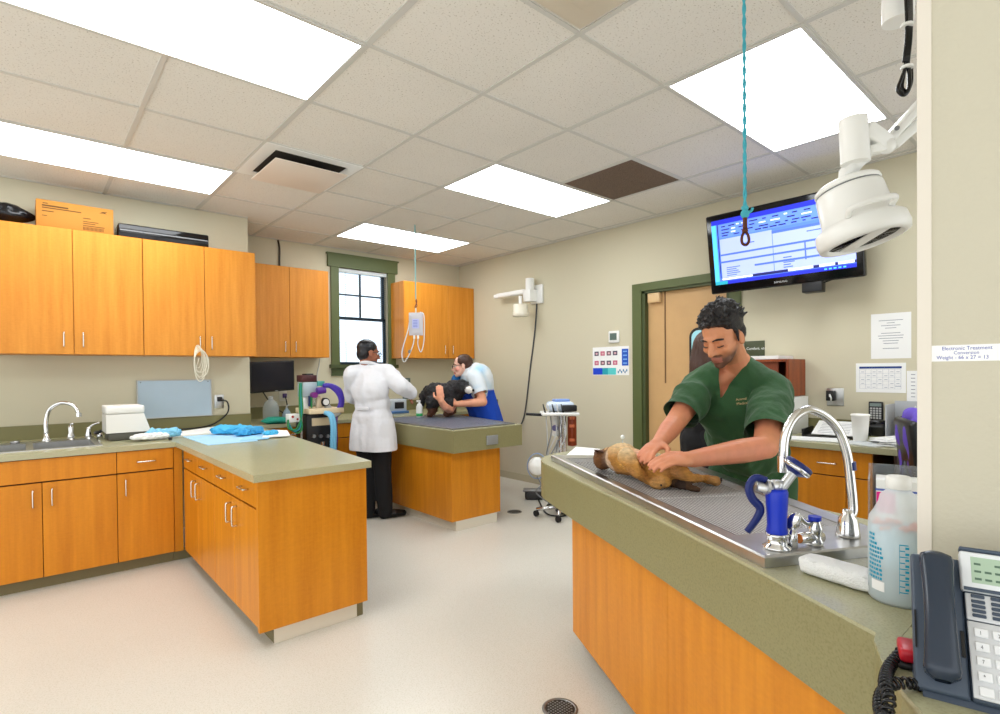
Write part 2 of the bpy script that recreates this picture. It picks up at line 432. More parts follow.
b = MB(); b.cyl((XR+.0, 2.44, 1.05), (XR+.06, 2.44, 1.05), .025).cyl((XR+.0, 2.44, 1.05), (XR+.0, 2.56, 1.05), .01); b.build('door_handle', M_CHROME, d, kind='structure')

def ring(b, x0, x1, y0, y1, w, z0, z1):
    b.box((x0, y0, z0), (x1, y0+w, z1)).box((x0, y1-w, z0), (x1, y1, z1)).box((x0, y0+w, z0), (x0+w, y1-w, z1)).box((x1-w, y0+w, z0), (x1, y1-w, z1)); return b
# ---------------------------------------------------------------- ceiling lights, vents
def clight(i0, i1, j0, j1, label):
    x0, x1, y0, y1 = GX+i0*TS, GX+i1*TS, GY+j0*TS, GY+j1*TS
    t = thing('ceiling_light', label, 'light', ((x0+x1)/2, (y0+y1)/2, HC-.012), group='flush fluorescent ceiling panels')
    b = MB(); fr_ = .02
    ring(b, x0, x1, y0, y1, fr_, HC-.010, HC-.0005)
    b.build('frame', M_GRID, t)
    MB().box((x0+fr_, y0+fr_, HC-.006), (x1-fr_, y1-fr_, HC-.001)).build('diffuser', M_LIGHT, t)
clight(-1, 1, 1, 2, 'large bright rectangular ceiling light nearest the top left corner')
clight(-1, 1, 4, 5, 'long bright ceiling light just in front of the left wall cabinets')
clight(3, 5, 2, 3, 'bright ceiling light beside the brown vent in the middle of the ceiling')
clight(3, 5, 4.95, 5.95, 'bright ceiling light nearest the window and hanging fluid bag')
clight(3, 5, -1, 0, 'large bright ceiling light above the television and hanging hook')
def tile_xy(i, j): return GX+i*TS, GY+j*TS
x, y = tile_xy(4, 1)
t = thing('return_vent', 'brown perforated square ceiling return vent beside the bright light', 'vent', (x+TS/2, y+TS/2, HC-.01))
b = MB(); b.box((x+.01, y+.01, HC-.006), (x+TS-.01, y+TS-.01, HC-.001)); b.build('grille', speck('vent_brown', (116, 92, 76), (60, 45, 38), 200, .45, .6), t)
b = MB()
ring(b, x, x+TS, y, y+TS, .02, HC-.009, HC-.0005)
b.build('frame', M_GRID, t)
x, y = tile_xy(1, 3)
t = thing('air_diffuser', 'white plaque ceiling diffuser with dark slot above the left cabinets', 'vent', (x+TS/2, y+TS/2, HC-.03))
b = MB(); b.box((x+.09, y+.09, HC-.004), (x+TS-.09, y+TS-.09, HC-.001)); b.build('throat', mat('diffuser_throat', (44, 40, 34), .8), t)
b = MB()
ring(b, x, x+TS, y, y+TS, .09, HC-.008, HC-.0005)
b.build('frame', M_WHITE, t)
MB().box((x+.085, y+.085, HC-.068), (x+TS-.085, y+TS-.085, HC-.060), .004).build('plaque', mat('diffuser_plaque', (228, 214, 200), .5), t)
x, y = tile_xy(1, -1)
t = thing('air_diffuser', 'beige stepped ceiling diffuser at the top edge above the room centre', 'vent', (x+TS/2, y+TS/2, HC-.03))
MB().box((x+.03, y+.03, HC-.01), (x+TS-.03, y+TS-.03, HC-.001), .004).build('frame', mat('diffuser_beige', (216, 206, 188), .5), t)
MB().box((x+.14, y+.14, HC-.03), (x+TS-.14, y+TS-.14, HC-.012), .006).build('plaque', mat('diffuser_beige', (216, 206, 188), .5), t)

# ================================================================== CASEWORK
def pull(b, c, along, out, L=.11, r=.005, h=.028):
    c, along, out = V(c), V(along).normalized(), V(out).normalized()
    p = [c-along*L/2, c-along*L/2+out*h*.75, c-along*(L/2-.012)+out*h, c+along*(L/2-.012)+out*h, c+along*L/2+out*h*.75, c+along*L/2]
    b.tube(catmull(p, 4), r, 8)
def door_part(root, x0, x1, z0, z1, hx, hz, wood, vert=True, name='door'):
    dd = MB().box((x0+.002, 0, z0+.002), (x1-.002, .019, z1-.002), .0015, 1).build(name, wood, root, local=True)
    if hx is not None:
        b = MB(); pull(b, (hx, 0, hz), (0, 0, 1) if vert else (1, 0, 0), (0, -1, 0)); h = b.build('handle', M_NICKEL, dd, local=True)
    return dd
def base_cab(name, label, cat, loc, rz, w, depth, spec, group, wood=M_WOOD, H=.876, kick=.078, kicky=.05):
    """spec: list of (kind, x0, x1, z0, z1, hx, hz)"""
    r = thing(name, label, cat, loc, rz, group)
    MB().box((.001, .021, kick), (w-.001, depth, .745 if 'sink' in label else H)).build('carcass', [M_GAP if wood is None else mat('carcass_dark', (96, 58, 18), .7)], r, local=True)
    MB().box((0, kicky, 0), (w, depth, kick)).build('toe_kick', M_KICK, r, local=True)
    for k, x0, x1, z0, z1, hx, hz in spec:
        door_part(r, x0, x1, z0, z1, hx, hz, wood, k == 'door', k)
    return r
ZD, ZT = .712, .872
spec = [('drawer_front', 0, .817, ZD+.006, ZT, None, 0), ('door', 0, .408, .08, ZD, .36, .612), ('door', .408, .817, .08, ZD, .458, .612)]
base_cab('base_cabinet', 'wooden sink base cabinet under the faucet with plain false front', 'cabinet', (-.33, 4.72, 0), 0, .817, 1.0, spec, 'base cabinets on the left wall')
base_cab('base_cabinet', 'wooden base cabinet at the frame edge left of the sink', 'cabinet', (-1.147, 4.72, 0), 0, .817, 1.0, spec, 'base cabinets on the left wall')
base_cab('base_cabinet', 'narrow wooden base cabinet with one drawer and one door beside the corner', 'cabinet', (.487, 4.72, 0), 0, .353, 1.0,
         [('drawer', 0, .353, ZD+.006, ZT, .177, .79), ('door', 0, .353, .08, ZD, .05, .612)], 'base cabinets on the left wall')
t = thing('corner_filler', 'narrow wooden filler strip in the inside corner of the cabinets', 'panel', (.88, 4.73, 0))
MB().box((.842, 4.725, .078), (.899, 4.80, .876)).build('panel', M_WOOD, t); MB().box((.842, 4.77, 0), (.968, 4.80, .078)).build('toe_kick', M_KICK, t)
sp = []
W_ = .87
for a in (0, W_/2):
    sp.append(('drawer', a, a+W_/2, ZD+.006, ZT, a+W_/4, .80))
sp += [('door', 0, W_/2, .09, ZD, W_/2-.06, .615), ('door', W_/2, W_, .09, ZD, W_/2+.06, .615)]
base_cab('base_cabinet', 'peninsula wooden cabinet next to the inside corner, two drawers and two doors', 'cabinet', (.90, 4.68, 0), -PI/2, W_, .58, sp, 'peninsula cabinets', kick=.088, kicky=.07)
base_cab('base_cabinet', 'peninsula wooden cabinet at the free end nearest the camera', 'cabinet', (.90, 4.68-W_-.002, 0), -PI/2, W_, .58, sp, 'peninsula cabinets', kick=.088, kicky=.07)
t = thing('end_panel', 'broad maple end panel closing the peninsula, standing on pale toe kick', 'panel', (1.19, 2.92, 0))
MB().box((.888, 2.905, .088), (1.495, 2.932, .876), .001, 1).build('panel', M_WOOD, t)
MB().box((.97, 2.934, 0), (1.44, 2.9365, .088)).build('toe_kick', M_KICKL, t)

# left countertop (L shaped) with sink cut-out
ct = thing('countertop', 'L-shaped olive laminate countertop over left base cabinets and peninsula', 'countertop', (.8, 4.7, .876))
b = MB(); sx0, sx1, sy0, sy1 = -.42, .40, 4.88, 5.50
for a, c in (((-1.2, 4.70), (.853, sy0)), ((-1.2, sy1), (.853, 5.748)), ((-1.2, sy0), (sx0, sy1)), ((sx1, sy0), (.853, sy1))): b.box((*a, .876), (*c, .914))
b.prism([(.853, 2.85), (1.50, 2.85), (1.58, 3.8), (1.66, 4.7), (1.70, 5.748), (.853, 5.748)], .876, .914)
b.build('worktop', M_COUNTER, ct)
b = MB(); b.box((-1.2, 5.728, .914), (1.699, 5.749, 1.028)); b.build('backsplash', M_SPLASH, ct)
# sink
s = thing('sink', 'double bowl stainless sink set into the left countertop', 'sink', ((sx0+sx1)/2, 5.2, .75))
b = MB(); xm = .02
for a, c in (((sx0-.02, sy0-.02), (sx1+.02, sy0+.02)), ((sx0-.02, sy1-.13), (sx1+.02, sy1+.02)), ((sx0-.02, sy0+.02), (sx0+.02, sy1-.13)), ((sx1-.02, sy0+.02), (sx1+.02, sy1-.13)), ((xm-.02, sy0+.02), (xm+.02, sy1-.13))):
    b.box((*a, .914), (*c, .919))
b.build('rim', M_STEEL, s)
for x0, x1 in ((sx0+.02, xm-.02), (xm+.02, sx1-.02)):
    b = MB(); y0, y1 = sy0+.02, sy1-.13; z0 = .75
    b.quad((x0, y0, z0), (x1, y0, z0), (x1, y1, z0), (x0, y1, z0))
    b.quad((x0, y0, z0), (x0, y0, .916), (x1, y0, .916), (x1, y0, z0)).quad((x0, y1, z0), (x1, y1, z0), (x1, y1, .916), (x0, y1, .916))
    b.quad((x0, y0, z0), (x0, y1, z0), (x0, y1, .916), (x0, y0, .916)).quad((x1, y0, z0), (x1, y0, .916), (x1, y1, .916), (x1, y1, z0))
    b.build('bowl', M_STEEL, s)
# faucet set
z = .919
t = thing('gooseneck_faucet', 'chrome gooseneck faucet arching over the left sink', 'faucet', (.12, 5.42, z))
b = MB(); p0 = V((.12, 5.42, z)); dr = V((.85, -.52, 0)).normalized()
b.lathe([(.032, 0), (.03, .015), (.018, .03), (.016, .06)], p0)
pts = [p0+V((0, 0, .05)), p0+V((0, 0, .16)), p0+dr*.03+V((0, 0, .25)), p0+dr*.11+V((0, 0, .295)), p0+dr*.19+V((0, 0, .27)), p0+dr*.225+V((0, 0, .21))]
q = catmull(pts, 6); b.tube(q, [.016-.004*i/len(q) for i in range(len(q))], 12); b.build('spout', M_CHROME, t)
MB().cyl(pts[-1]+V((0, 0, .005)), pts[-1]-V((0, 0, .025)), .019).build('aerator', M_CHROME, t)
for nm, xx, yy, lab in (('soap_dispenser', .27, 5.46, 'short chrome soap pump beside the left gooseneck faucet'), ('faucet_handle', .38, 5.44, 'chrome lever handle right of the soap pump at the left sink'), ('side_sprayer', .452, 5.42, 'small dark side sprayer lying beside the sink edge')):
    t = thing(nm, lab, 'faucet', (xx, yy, z))
    if nm == 'soap_dispenser':
        MB().lathe([(.026, 0), (.026, .03), (.017, .05), (.02, .09), (.014, .11)], (xx, yy, z)).build('base', M_CHROME, t)
        MB().tube([(xx, yy, z+.1), (xx, yy, z+.125), (xx+.01, yy-.04, z+.125)], .008).build('nozzle', M_CHROME, t)
    elif nm == 'faucet_handle':
        MB().lathe([(.026, 0), (.024, .03), (.015, .07), (.016, .09)], (xx, yy, z)).build('base', M_CHROME, t)
        MB().tube(catmull([(xx, yy, z+.08), (xx+.03, yy-.02, z+.11), (xx+.07, yy-.03, z+.125)], 4), .009).build('lever', M_CHROME, t)
    else:
        zz = .914
        MB().lathe([(.024, 0), (.02, .03), (.012, .05)], (xx, yy, zz)).build('base', M_CHROME, t)
        MB().tube(catmull([(xx, yy, zz+.05), (xx-.03, yy-.03, zz+.055), (xx-.03, yy-.09, zz+.05), (xx-.0, yy-.12, zz+.07)], 4), .012).build('handle', M_BLACK, t)
b = MB(); b.lathe([(.03, 0), (.028, .018), (.012, .02)], (-.06, 5.44, z)); solo(b.build('sink_stopper', M_STEELD), 'small round metal stopper lying on the sink rim left of faucet', 'stopper')

# wall cabinets
def wall_cab(label, loc, w, depth, z0, z1, xm, hx, group, wood=M_WOODU, hz=.115):
    r = thing('wall_cabinet', label, 'cabinet', loc, 0, group)
    MB().box((0, .021, z0), (w, depth, z1)).build('carcass', M_WOODU, r, local=True)
    door_part(r, 0, xm, z0, z1, hx[0], z0+hz, wood); door_part(r, xm, w, z0, z1, hx[1], z0+hz, wood)
    return r
wall_cab('first upper cabinet from the left, cardboard box on its top', (-.166, 5.40, 0), .924, .345, 1.588, 2.565, .463, (.40, .52), 'tall maple wall cabinets on the left wall')
wall_cab('second upper cabinet from the left, white tubing hung on its handle', (.760, 5.40, 0), .90, .345, 1.588, 2.565, .465, (.418, .512), 'tall maple wall cabinets on the left wall')
wall_cab('upper cabinet between the left wall cabinets and the window', (1.72, 6.10, 0), .97, .345, 1.605, 2.612, .515, (.455, .57), 'maple wall cabinets on the window wall')
wall_cab('upper cabinet in the far right corner behind the fluid bag', (3.70, 6.10, 0), 1.155, .345, 1.612, 2.612, .70, (.63, .76), 'maple wall cabinets on the window wall')

# recess counter under the window
ct2 = thing('countertop', 'olive countertop running under the window behind the two staff', 'countertop', (3.3, 6.0, .876))
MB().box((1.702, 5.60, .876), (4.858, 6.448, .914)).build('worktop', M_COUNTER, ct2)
b = MB(); b.box((1.702, 6.43, .914), (4.858, 6.449, 1.045)).box((4.838, 5.60, .914), (4.859, 6.43, 1.045)); b.build('backsplash', M_SPLASH, ct2)
labs = ['wooden base cabinet under the window counter behind the anesthesia machine', 'wooden base cabinet under the window counter just left of the doctor', 'wooden base cabinet under window counter hidden behind exam table', 'wooden base cabinet at the far right end of the window counter']
for k in range(4):
    w = .785
    base_cab('base_cabinet', labs[k], 'cabinet', (1.706+k*.787, 5.62, 0), 0, w, .82, [('drawer', 0, w, ZD+.006, ZT, w*.5, .80), ('door', 0, w/2, .08, ZD, w/2-.05, .612), ('door', w/2, w, .08, ZD, w/2+.05, .612)], 'base cabinets under the window')

def inset(P, d):
    n = len(P); out = []; ar = sum(P[i][0]*P[(i+1) % n][1]-P[(i+1) % n][0]*P[i][1] for i in range(n)); sg = 1 if ar > 0 else -1
    for i in range(n):
        a, b_, c = V(P[i-1]), V(P[i]), V(P[(i+1) % n])
        e1 = (b_-a).normalized(); e2 = (c-b_).normalized(); n1 = V((-e1.y, e1.x))*sg; n2 = V((-e2.y, e2.x))*sg
        m = (n1+n2).normalized(); k = d/max(.4, m.dot(n1)); out.append((b_.x+m.x*k, b_.y+m.y*k))
    return out
# ---------------------------------------------------------------- far exam table
et = thing('exam_table', 'far maple examination table with olive top and dark mat', 'table', (3.18, 4.7, 0))
x0, x1, y0, y1 = 2.785, 3.60, 3.80, 5.55
TP = [(x0, y0), (x1, y0), (3.95, y1), (x0, y1)]
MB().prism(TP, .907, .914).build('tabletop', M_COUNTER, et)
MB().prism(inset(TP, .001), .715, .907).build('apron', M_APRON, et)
MB().box((2.83, 3.90, .09), (3.40, y1, .715), .001, 1).build('pedestal', M_WOOD, et)
b = MB(); b.box((2.88, 3.905, 0), (3.36, y1, .09)); b.build('toe_kick', M_KICKL, et)
M_MAT = mat('dark_mat', (92, 100, 118), .35, bump=.4, bscale=260)
MTP = [(x0+.05, y0+.07), (x1-.055, y0+.07), (3.84, y1-.25), (x0+.05, y1-.25)]
MB().prism(MTP, .914, .922).build('mat', M_MAT, et)
b = MB(); OM = inset(MTP, -.012)
for k in range(4): b.prism([MTP[k], MTP[(k+1) % 4], OM[(k+1) % 4], OM[k]], .914, .925)
b.build('mat_frame', M_STEELD, et)
t = MB().box((3.15, y0-.012, .755), (3.285, y0, .84), .003).build('outlet_cover', mat('outlet_grey', (150, 152, 150), .4, .3), et)

# ---------------------------------------------------------------- foreground treatment counter
tc = thing('treatment_table', 'long olive foreground treatment table on maple base with steel wet tray', 'table', (1.95, 1.2, 0))
top = [(1.208, .272), (1.222, .311), (1.39, .605), (1.575, .95), (1.76, 1.31), (1.965, 1.735), (2.165, 2.118), (2.21, 2.18), (2.276, 2.235), (2.35, 2.275), (2.45, 2.305), (2.60, 2.31), (2.74, 2.27), (2.86, 2.17), (2.92, 2.03), (2.91, 1.86), (2.62, 1.42), (2.16, .73), (2.05, .272)]
# tray footprint
TNL, TFL, TFR, TNR = V((1.409, .596)), V((2.257, 2.145)), V((2.72, 1.66)), V((1.83, .375))
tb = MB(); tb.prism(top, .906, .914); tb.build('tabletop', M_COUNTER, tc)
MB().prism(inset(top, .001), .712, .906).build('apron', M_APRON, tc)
bs = [(1.285, .37), (1.751, 1.227), (2.08, 1.833), (2.45, 1.95), (2.62, 1.70), (2.10, .85), (1.95, .33), (1.285, .33)]
MB().prism(inset(bs, .02), .1, .712).build('core', mat('carcass_dark', (96, 58, 18), .7), tc)
MB().prism(inset(bs, .09), 0, .1).build('toe_kick', mat('grey_toe_kick', (150, 142, 122), .6), tc)
def wallpanel(a, c, z0, z1, th=.019):
    a, c = V((*a, 0)), V((*c, 0)); e = (c-a).normalized(); nrm = V((e.y, -e.x, 0))
    pl = [a+e*.0006, c-e*.0006, c-e*.0006+nrm*th, a+e*.0006+nrm*th]
    return MB().prism([(p.x, p.y) for p in pl], z0, z1).build('side_panel', M_WOOD, tc)
def lerp2(t): a, c = V(bs[2]), V(bs[1]); e = a.lerp(c, t); return (e.x, e.y)
for a, c in ((0, .28), (.28, 1.35), (1.35, 2.42)): wallpanel(lerp2(c), lerp2(a), .1, .712)
wallpanel(bs[2], bs[3], .1, .712); wallpanel(bs[3], bs[4], .1, .712); wallpanel(bs[4], bs[5], .1, .712); wallpanel(bs[5], bs[6], .1, .712)

ext = thing('side_counter', 'olive side counter with rounded corner carrying the desk phone', 'counter', (1.05, -.3, 0))
ph = [(1.2075, .2715), (1.2215, .3095), (1.185, .303), (1.151, .288), (1.115, .274), (1.075, .253), (1.035, .229), (.985, .192), (.85, .12), (.78, .0), (.78, -.9), (1.298, -.9), (1.298, .2715)]
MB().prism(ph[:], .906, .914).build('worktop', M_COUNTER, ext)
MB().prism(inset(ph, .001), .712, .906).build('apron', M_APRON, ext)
MB().box((.95, -.85, 0), (1.28, .1, .712)).build('base', M_WOOD, ext)

# ---------------------------------------------------------------- right desk
dk = thing('desk_counter', 'olive desk counter along the right wall behind the vet', 'countertop', (4.45, 1.5, .876))
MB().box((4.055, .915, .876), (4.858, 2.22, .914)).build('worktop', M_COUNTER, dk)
MB().box((4.838, .915, .914), (4.858, 2.22, 1.02)).build('backsplash', M_SPLASH, dk)
solo(MB().box((4.08, .918, 0), (4.85, .935, .876)).build('support_panel', mat('dark_panel', (52, 30, 18), .6)), 'dark panel holding up the open end of the right desk', 'panel')
base_cab('base_cabinet', 'drawer cabinet under the right desk with long pull, left of the narrow one', 'cabinet', (4.08, 1.62, 0), -PI/2, .42, .76, [('drawer', 0, .42, ZD-.01, ZT, .31, .785), ('drawer', 0, .42, .40, ZD-.014, None, .56), ('drawer', 0, .42, .08, .396, None, .25)], 'drawer cabinets under the right desk')
base_cab('base_cabinet', 'narrow drawer cabinet at the open end of the right desk', 'cabinet', (4.08, 1.199, 0), -PI/2, .15, .76, [('drawer', 0, .15, ZD-.01, ZT, None, .775), ('drawer', 0, .15, .08, ZD-.014, None, .56)], 'drawer cabinets under the right desk')
base_cab('base_cabinet', 'drawer cabinet under the right desk hidden behind the vet', 'cabinet', (4.08, 2.21, 0), -PI/2, .58, .76, [('drawer', 0, .58, ZD-.01, ZT, .29, .775), ('door', 0, .58, .08, ZD-.014, .08, .6)], 'drawer cabinets under the right desk')

# floor drains
for x, y, lab in ((1.675, 1.552, 'round perforated floor drain beside the foreground treatment table'), (3.72, 4.05, 'dark round floor drain beside the far exam table')):
    t = thing('floor_drain', lab, 'drain', (x, y, 0), group='floor drains')
    MB().lathe([(.075, 0), (.075, .003), (.062, .004), (.062, .002)], (x, y, 0)).build('ring', M_STEELD, t)
    b = MB(); b.cyl((x, y, .0), (x, y, .0025), .062)
    b.build('grate', mat('drain_dark', (40, 34, 28), .6), t)
    b = MB()
    for i in range(-4, 5):
        for j in range(-4, 5):
            if i*i+j*j < 18: b.cyl((x+i*.0135, y+j*.0135, .002), (x+i*.0135, y+j*.0135, .0035), .0042, n=8)
    b.build('studs', M_STEELD, t)
# ================================================================== FOREGROUND TABLE
wt = thing('wet_tray', 'stainless wet tray with dark bar grate set on the treatment table', 'tray', (1.95, 1.1, .914))
def P3(p, z): return (p[0], p[1], z)
zt = .944
GNL, GFL, GFR, GNR = V((1.545, .735)), V((2.235, 2.015)), V((2.645, 1.64)), V((1.885, .56))
b = MB(); O = [TNL, TFL, TFR, TNR]; I = [GNL, GFL, GFR, GNR]
Oi = [V(p) for p in inset([tuple(p) for p in O], .006)]
for k in range(4):
    a, c = O[k], O[(k+1) % 4]; ai, ci = Oi[k], Oi[(k+1) % 4]; ia, ic = I[k], I[(k+1) % 4]
    b.quad(P3(a, .9145), P3(a, zt-.004), P3(c, zt-.004), P3(c, .9145))
    b.quad(P3(a, zt-.004), P3(ai, zt), P3(ci, zt), P3(c, zt-.004))
    b.quad(P3(ai, zt), P3(ia, zt-.003), P3(ic, zt-.003), P3(ci, zt))
    b.quad(P3(ia, zt-.003), P3(ia, .918), P3(ic, .918), P3(ic, zt-.003))
b.quad(*[P3(p, .9147) for p in O])
b.build('rim', M_STEEL, wt)
b = MB(); b.quad(*[P3(p, .919) for p in I]); b.build('basin', mat('basin_shade', (12, 12, 15), .8, 0), wt)  # near-black colour paints in the shade below the grate bars
b = MB(); nb = 34
def strip(a, c, w_, z0, z1):
    e = (c-a).normalized(); n_ = V((-e.y, e.x))*w_/2; b.prism([tuple(a-n_), tuple(c-n_), tuple(c+n_), tuple(a+n_)], z0, z1)
for k in range(nb):
    s_ = (k+.5)/nb; a = GNL.lerp(GNR, s_); c = GFL.lerp(GFR, s_)
    d_ = (c-a).normalized()*.004; strip(a+d_, c-d_, .0058, .9355, .937)
for s_ in (.012, .34, .67, .988):
    a = GNL.lerp(GFL, s_); c = GNR.lerp(GFR, s_); strip(a, c, .006, .933, .9353)
b.build('grate', mat('grate_steel', (200, 198, 196), .4, .2), wt)

# blue pre-rinse sprayer standing in its deck socket
p = onz(777, 548, zt); sd = (p-EYE).dot(FW)
t = thing('rinse_sprayer', 'blue handled rinse sprayer with curved lever standing on the wet tray', 'sprayer', p)
MB().lathe([(.036, 0), (.036, .006), (.026, .012), (.024, .03), (.028, .034), (.028, .04)], p).build('socket', M_CHROME, t)
MB().lathe([(.024, .036), (.0265, .045), (.024, .06), (.0255, .1), (.027, .125), (.0275, .15), (.025, .158)], p).build('handle_grip', M_BLUE, t)
top_ = p+V((0, 0, .16)); b = MB()
b.tube([top_-V((0, 0, .01)), top_+V((0, 0, .02))], .016, 12)
elbow = at(778, 492, sd); hd = at(797, 468, sd)
b.tube(catmull([top_, elbow, elbow.lerp(hd, .5), hd], 5), .013, 12)
lev = at(757, 486, sd); b.tube([elbow, lev], [.011, .014], 12); b.cyl(at(768, 487, sd), at(765, 486.6, sd), .02)
b.build('neck', mat('satin_metal', (205, 206, 206), .28, .8), t)
ax = (hd-elbow).normalized(); n_ = (ax*.8+FW*-.35+V((0, 0, -.1))).normalized()
b = MB(); n_ = (RT*.55+UP*.75-FW*.1).normalized(); b.lathe([(.012, -.02), (.03, -.008), (.036, 0), (.036, .012), (.03, .016), (.0, .016)], hd, n_); b.build('spray_head', M_NAVY, t)
MB().lathe([(.033, -.008), (.037, -.004), (.037, .002), (.033, .003)], hd, n_).build('chrome_ring', M_CHROME, t)
q = catmull([at(766, 480, sd), at(755, 478, sd), at(749, 487, sd), at(752, 498, sd), at(760, 508, sd), at(757, 518, sd), at(747, 532, sd)], 6)
MB().tube(q, [.007+.002*math.sin(i/len(q)*PI) for i in range(len(q))], 8, flat=1.5).build('trigger_lever', M_NAVY, t)

# gooseneck
p = onz(848, 536, zt); sd = (p-EYE).dot(FW)
t = thing('gooseneck_faucet', 'tall chrome gooseneck faucet at the near end of the wet tray', 'faucet', p)
MB().lathe([(.031, 0), (.03, .01), (.027, .03), (.024, .05), (.015, .062), (.013, .075)], p).build('base', M_CHROME, t)
pts = [p+V((0, 0, .06)), at(853, 510, sd), at(850, 475, sd), at(846, 450, sd), at(837, 428, sd), at(822, 414, sd), at(807, 410, sd), at(793, 419, sd), at(785, 437, sd), at(783, 462, sd)]
MB().tube(catmull(pts, 6), .0125, 14).build('spout', M_CHROME, t)
MB().cyl(at(783, 456, sd), at(783, 472, sd), .0145).build('aerator', M_CHROME, t)
MB().cyl(at(850.6, 462, sd), at(851.4, 470, sd), .0132).build('blue_band', M_NAVY, t)

# valve with blue cap, and lever
p = onz(815, 545, zt)
t = thing('water_valve', 'chrome valve body with blue capped handle on the wet tray deck', 'faucet', p)
ud = (TNR-TNL).normalized(); ux = V((ud.x, ud.y, 0))
b = MB(); b.lathe([(.02, 0), (.02, .012), (.016, .02), (.016, .035), (.019, .045), (.014, .06), (.012, .07)], p)
b.tube([p+V((0, 0, .022))-ux*.05, p+V((0, 0, .022))+ux*.02], [.014, .016], 12); b.build('body', M_CHROME, t)
MB().cyl(p+V((0, 0, .068)), p+V((0, 0, .078)), .016).build('cap', M_BLUE, t)
MB().cyl(p+V((0, 0, .022))-ux*.053, p+V((0, 0, .022))-ux*.049, .0125).build('indicator_ring', mat('orange_plastic', (230, 130, 50), .4), t)
MB().tube(catmull([p+V((0, 0, .06)), p+V((0, 0, .062))-ux*.03, p+V((0, 0, .085))-ux*.055], 4), [.008]*8+[.006], 8).build('lever', M_CHROME, t)
p2 = onz(793, 548, zt)
t = thing('water_valve', 'chrome wing lever valve between blue sprayer and capped valve', 'faucet', p2)
MB().lathe([(.012, 0), (.012, .03), (.009, .05)], p2).build('stem', M_CHROME, t)
MB().ell(p2+V((0, 0, .07)), (.008, .018, .028), Matrix.Rotation(.5, 3, 'X')).build('lever', M_CHROME, t)

# folded towel
def towel(name, label, c, rz, L, W, H, m):
    t = thing(name, label, 'towel', c, rz)
    b = MB(); n = 40
    def body(u, v):
        x = (u-.5)*L; a = v*2*PI
        e = 1-.12*abs(2*u-1)**6; k = 1+.05*noise.noise(V((u*5, math.cos(a)*1.3, math.sin(a)*1.3)))
        sx, sz = math.cos(a), math.sin(a); pw = .62
        y = W/2*math.copysign(abs(sx)**pw, sx)*e*k; z = H/2+H/2*math.copysign(abs(sz)**pw, sz)*e*k
        return V((x+.008*noise.noise(V((a, u*3, 2))), y, max(0, z)))
    b.grid(body, 26, 32)
    for u in (0.0, 1.0):
        ring_ = [body(u, j/32) for j in range(32)]; b.add(ring_, [list(range(32)) if u else list(range(32))[::-1]], False)
    b.build('rolled_cloth', m, t, local=True)
    b = MB()
    b.tube([V(((i/24-.5)*L*.96, -W*.40+.003*math.sin(i), H*.87+.001*math.cos(i*2))) for i in range(25)], .0022, 6); b.build('hem', m, t, local=True)
    return t
a, c = onz(815, 575, .914), onz(868, 592, .914); mid = (a+c)/2
towel('towel', 'white rolled cloth towel lying on counter beside the plastic jug', (mid.x+.012, mid.y+.006, .9145), math.atan2((c-a).y, (c-a).x), .158, .075, .044, mat('white_towel', (238, 238, 236), .9, bump=.5, bscale=250))

# plastic jug with blue print
pj_ = V((1.432, .320, .9145)); r_ = .056
t = thing('plastic_jug', 'translucent plastic jug with blue graduation marks and pink swabs, beside phone', 'bottle', pj_)
M_JUG = mat('jug_plastic', (238, 246, 248), .35, trans=.1, ior=1.1, alpha=.55)
M_LIQ = mat('jug_liquid', (176, 220, 236), .4, alpha=.85)
prof = [(r_*.93, 0), (r_, .006), (r_, .165), (r_*.97, .178), (r_*.80, .195), (r_*.66, .212), (r_*.60, .228), (r_*.42, .238), (r_*.36, .246)]
MB().lathe(prof, pj_, n=40).build('body', M_JUG, t)
MB().lathe([(r_*.9, .004), (r_*.955, .01), (r_*.955, .075), (0, .075)], pj_, n=32).build('liquid', mat('dark_liquid', (140, 176, 186), .4, alpha=.85), t)
MB().lathe([(r_*.9, .0755), (r_*.955, .078), (r_*.955, .155), (0, .155)], pj_, n=32).build('liquid', M_LIQ, t)
MB().lathe([(r_*.36, .242), (r_*.42, .244), (r_*.42, .266), (r_*.38, .27), (0, .27)], pj_, n=32).build('cap', M_WHITE, t)
b = MB()
for k in range(34):
    a = random.uniform(0, 2*PI); rr = r_*.86*math.sqrt(random.uniform(.3, 1))
    b.ell(pj_+V((rr*math.cos(a), rr*math.sin(a), .158+random.uniform(0, .010))), (.007, .005, .004), Matrix.Rotation(a, 3, 'Z'), 8)
b.build('swab_tips', mat('coral_pink', (240, 130, 110), .7), t).__setitem__('kind', 'stuff')
fa = math.atan2(-pj_.y, -pj_.x)                       # toward the viewer
def jug(a, z, rr=r_+.0006): return pj_+V((rr*math.cos(fa+a), rr*math.sin(fa+a), z))
def patch(b, a0, a1, z0, z1, n=6):
    for i in range(n):
        u, v = a0+(a1-a0)*i/n, a0+(a1-a0)*(i+1)/n; b.quad(jug(u, z0), jug(v, z0), jug(v, z1), jug(u, z1))
b = MB(); M_CY = mat('cyan_print', (20, 150, 180), .5)
patch(b, .02, .035, .03, .135, 1)
for k in range(9): patch(b, .02, .30 if k % 2 == 0 else .2, .033+k*.0125, .0352+k*.0125, 4)
for k in range(8): patch(b, .2, .32, .038+k*.0125, .043+k*.0125, 2)
for k in range(11):
    u = -1.15
    while u < -.55-.03*k if k > 7 else u < -.6:
        w_ = random.uniform(.05, .13); patch(b, u, u+w_, .05+k*.0092, .0555+k*.0092, 2); u += w_+.03
b.build('print', M_CY, t)
b = MB(); patch(b, -1.0, -.45, .026, .047); b.build('paper_label', M_PAPER, t)

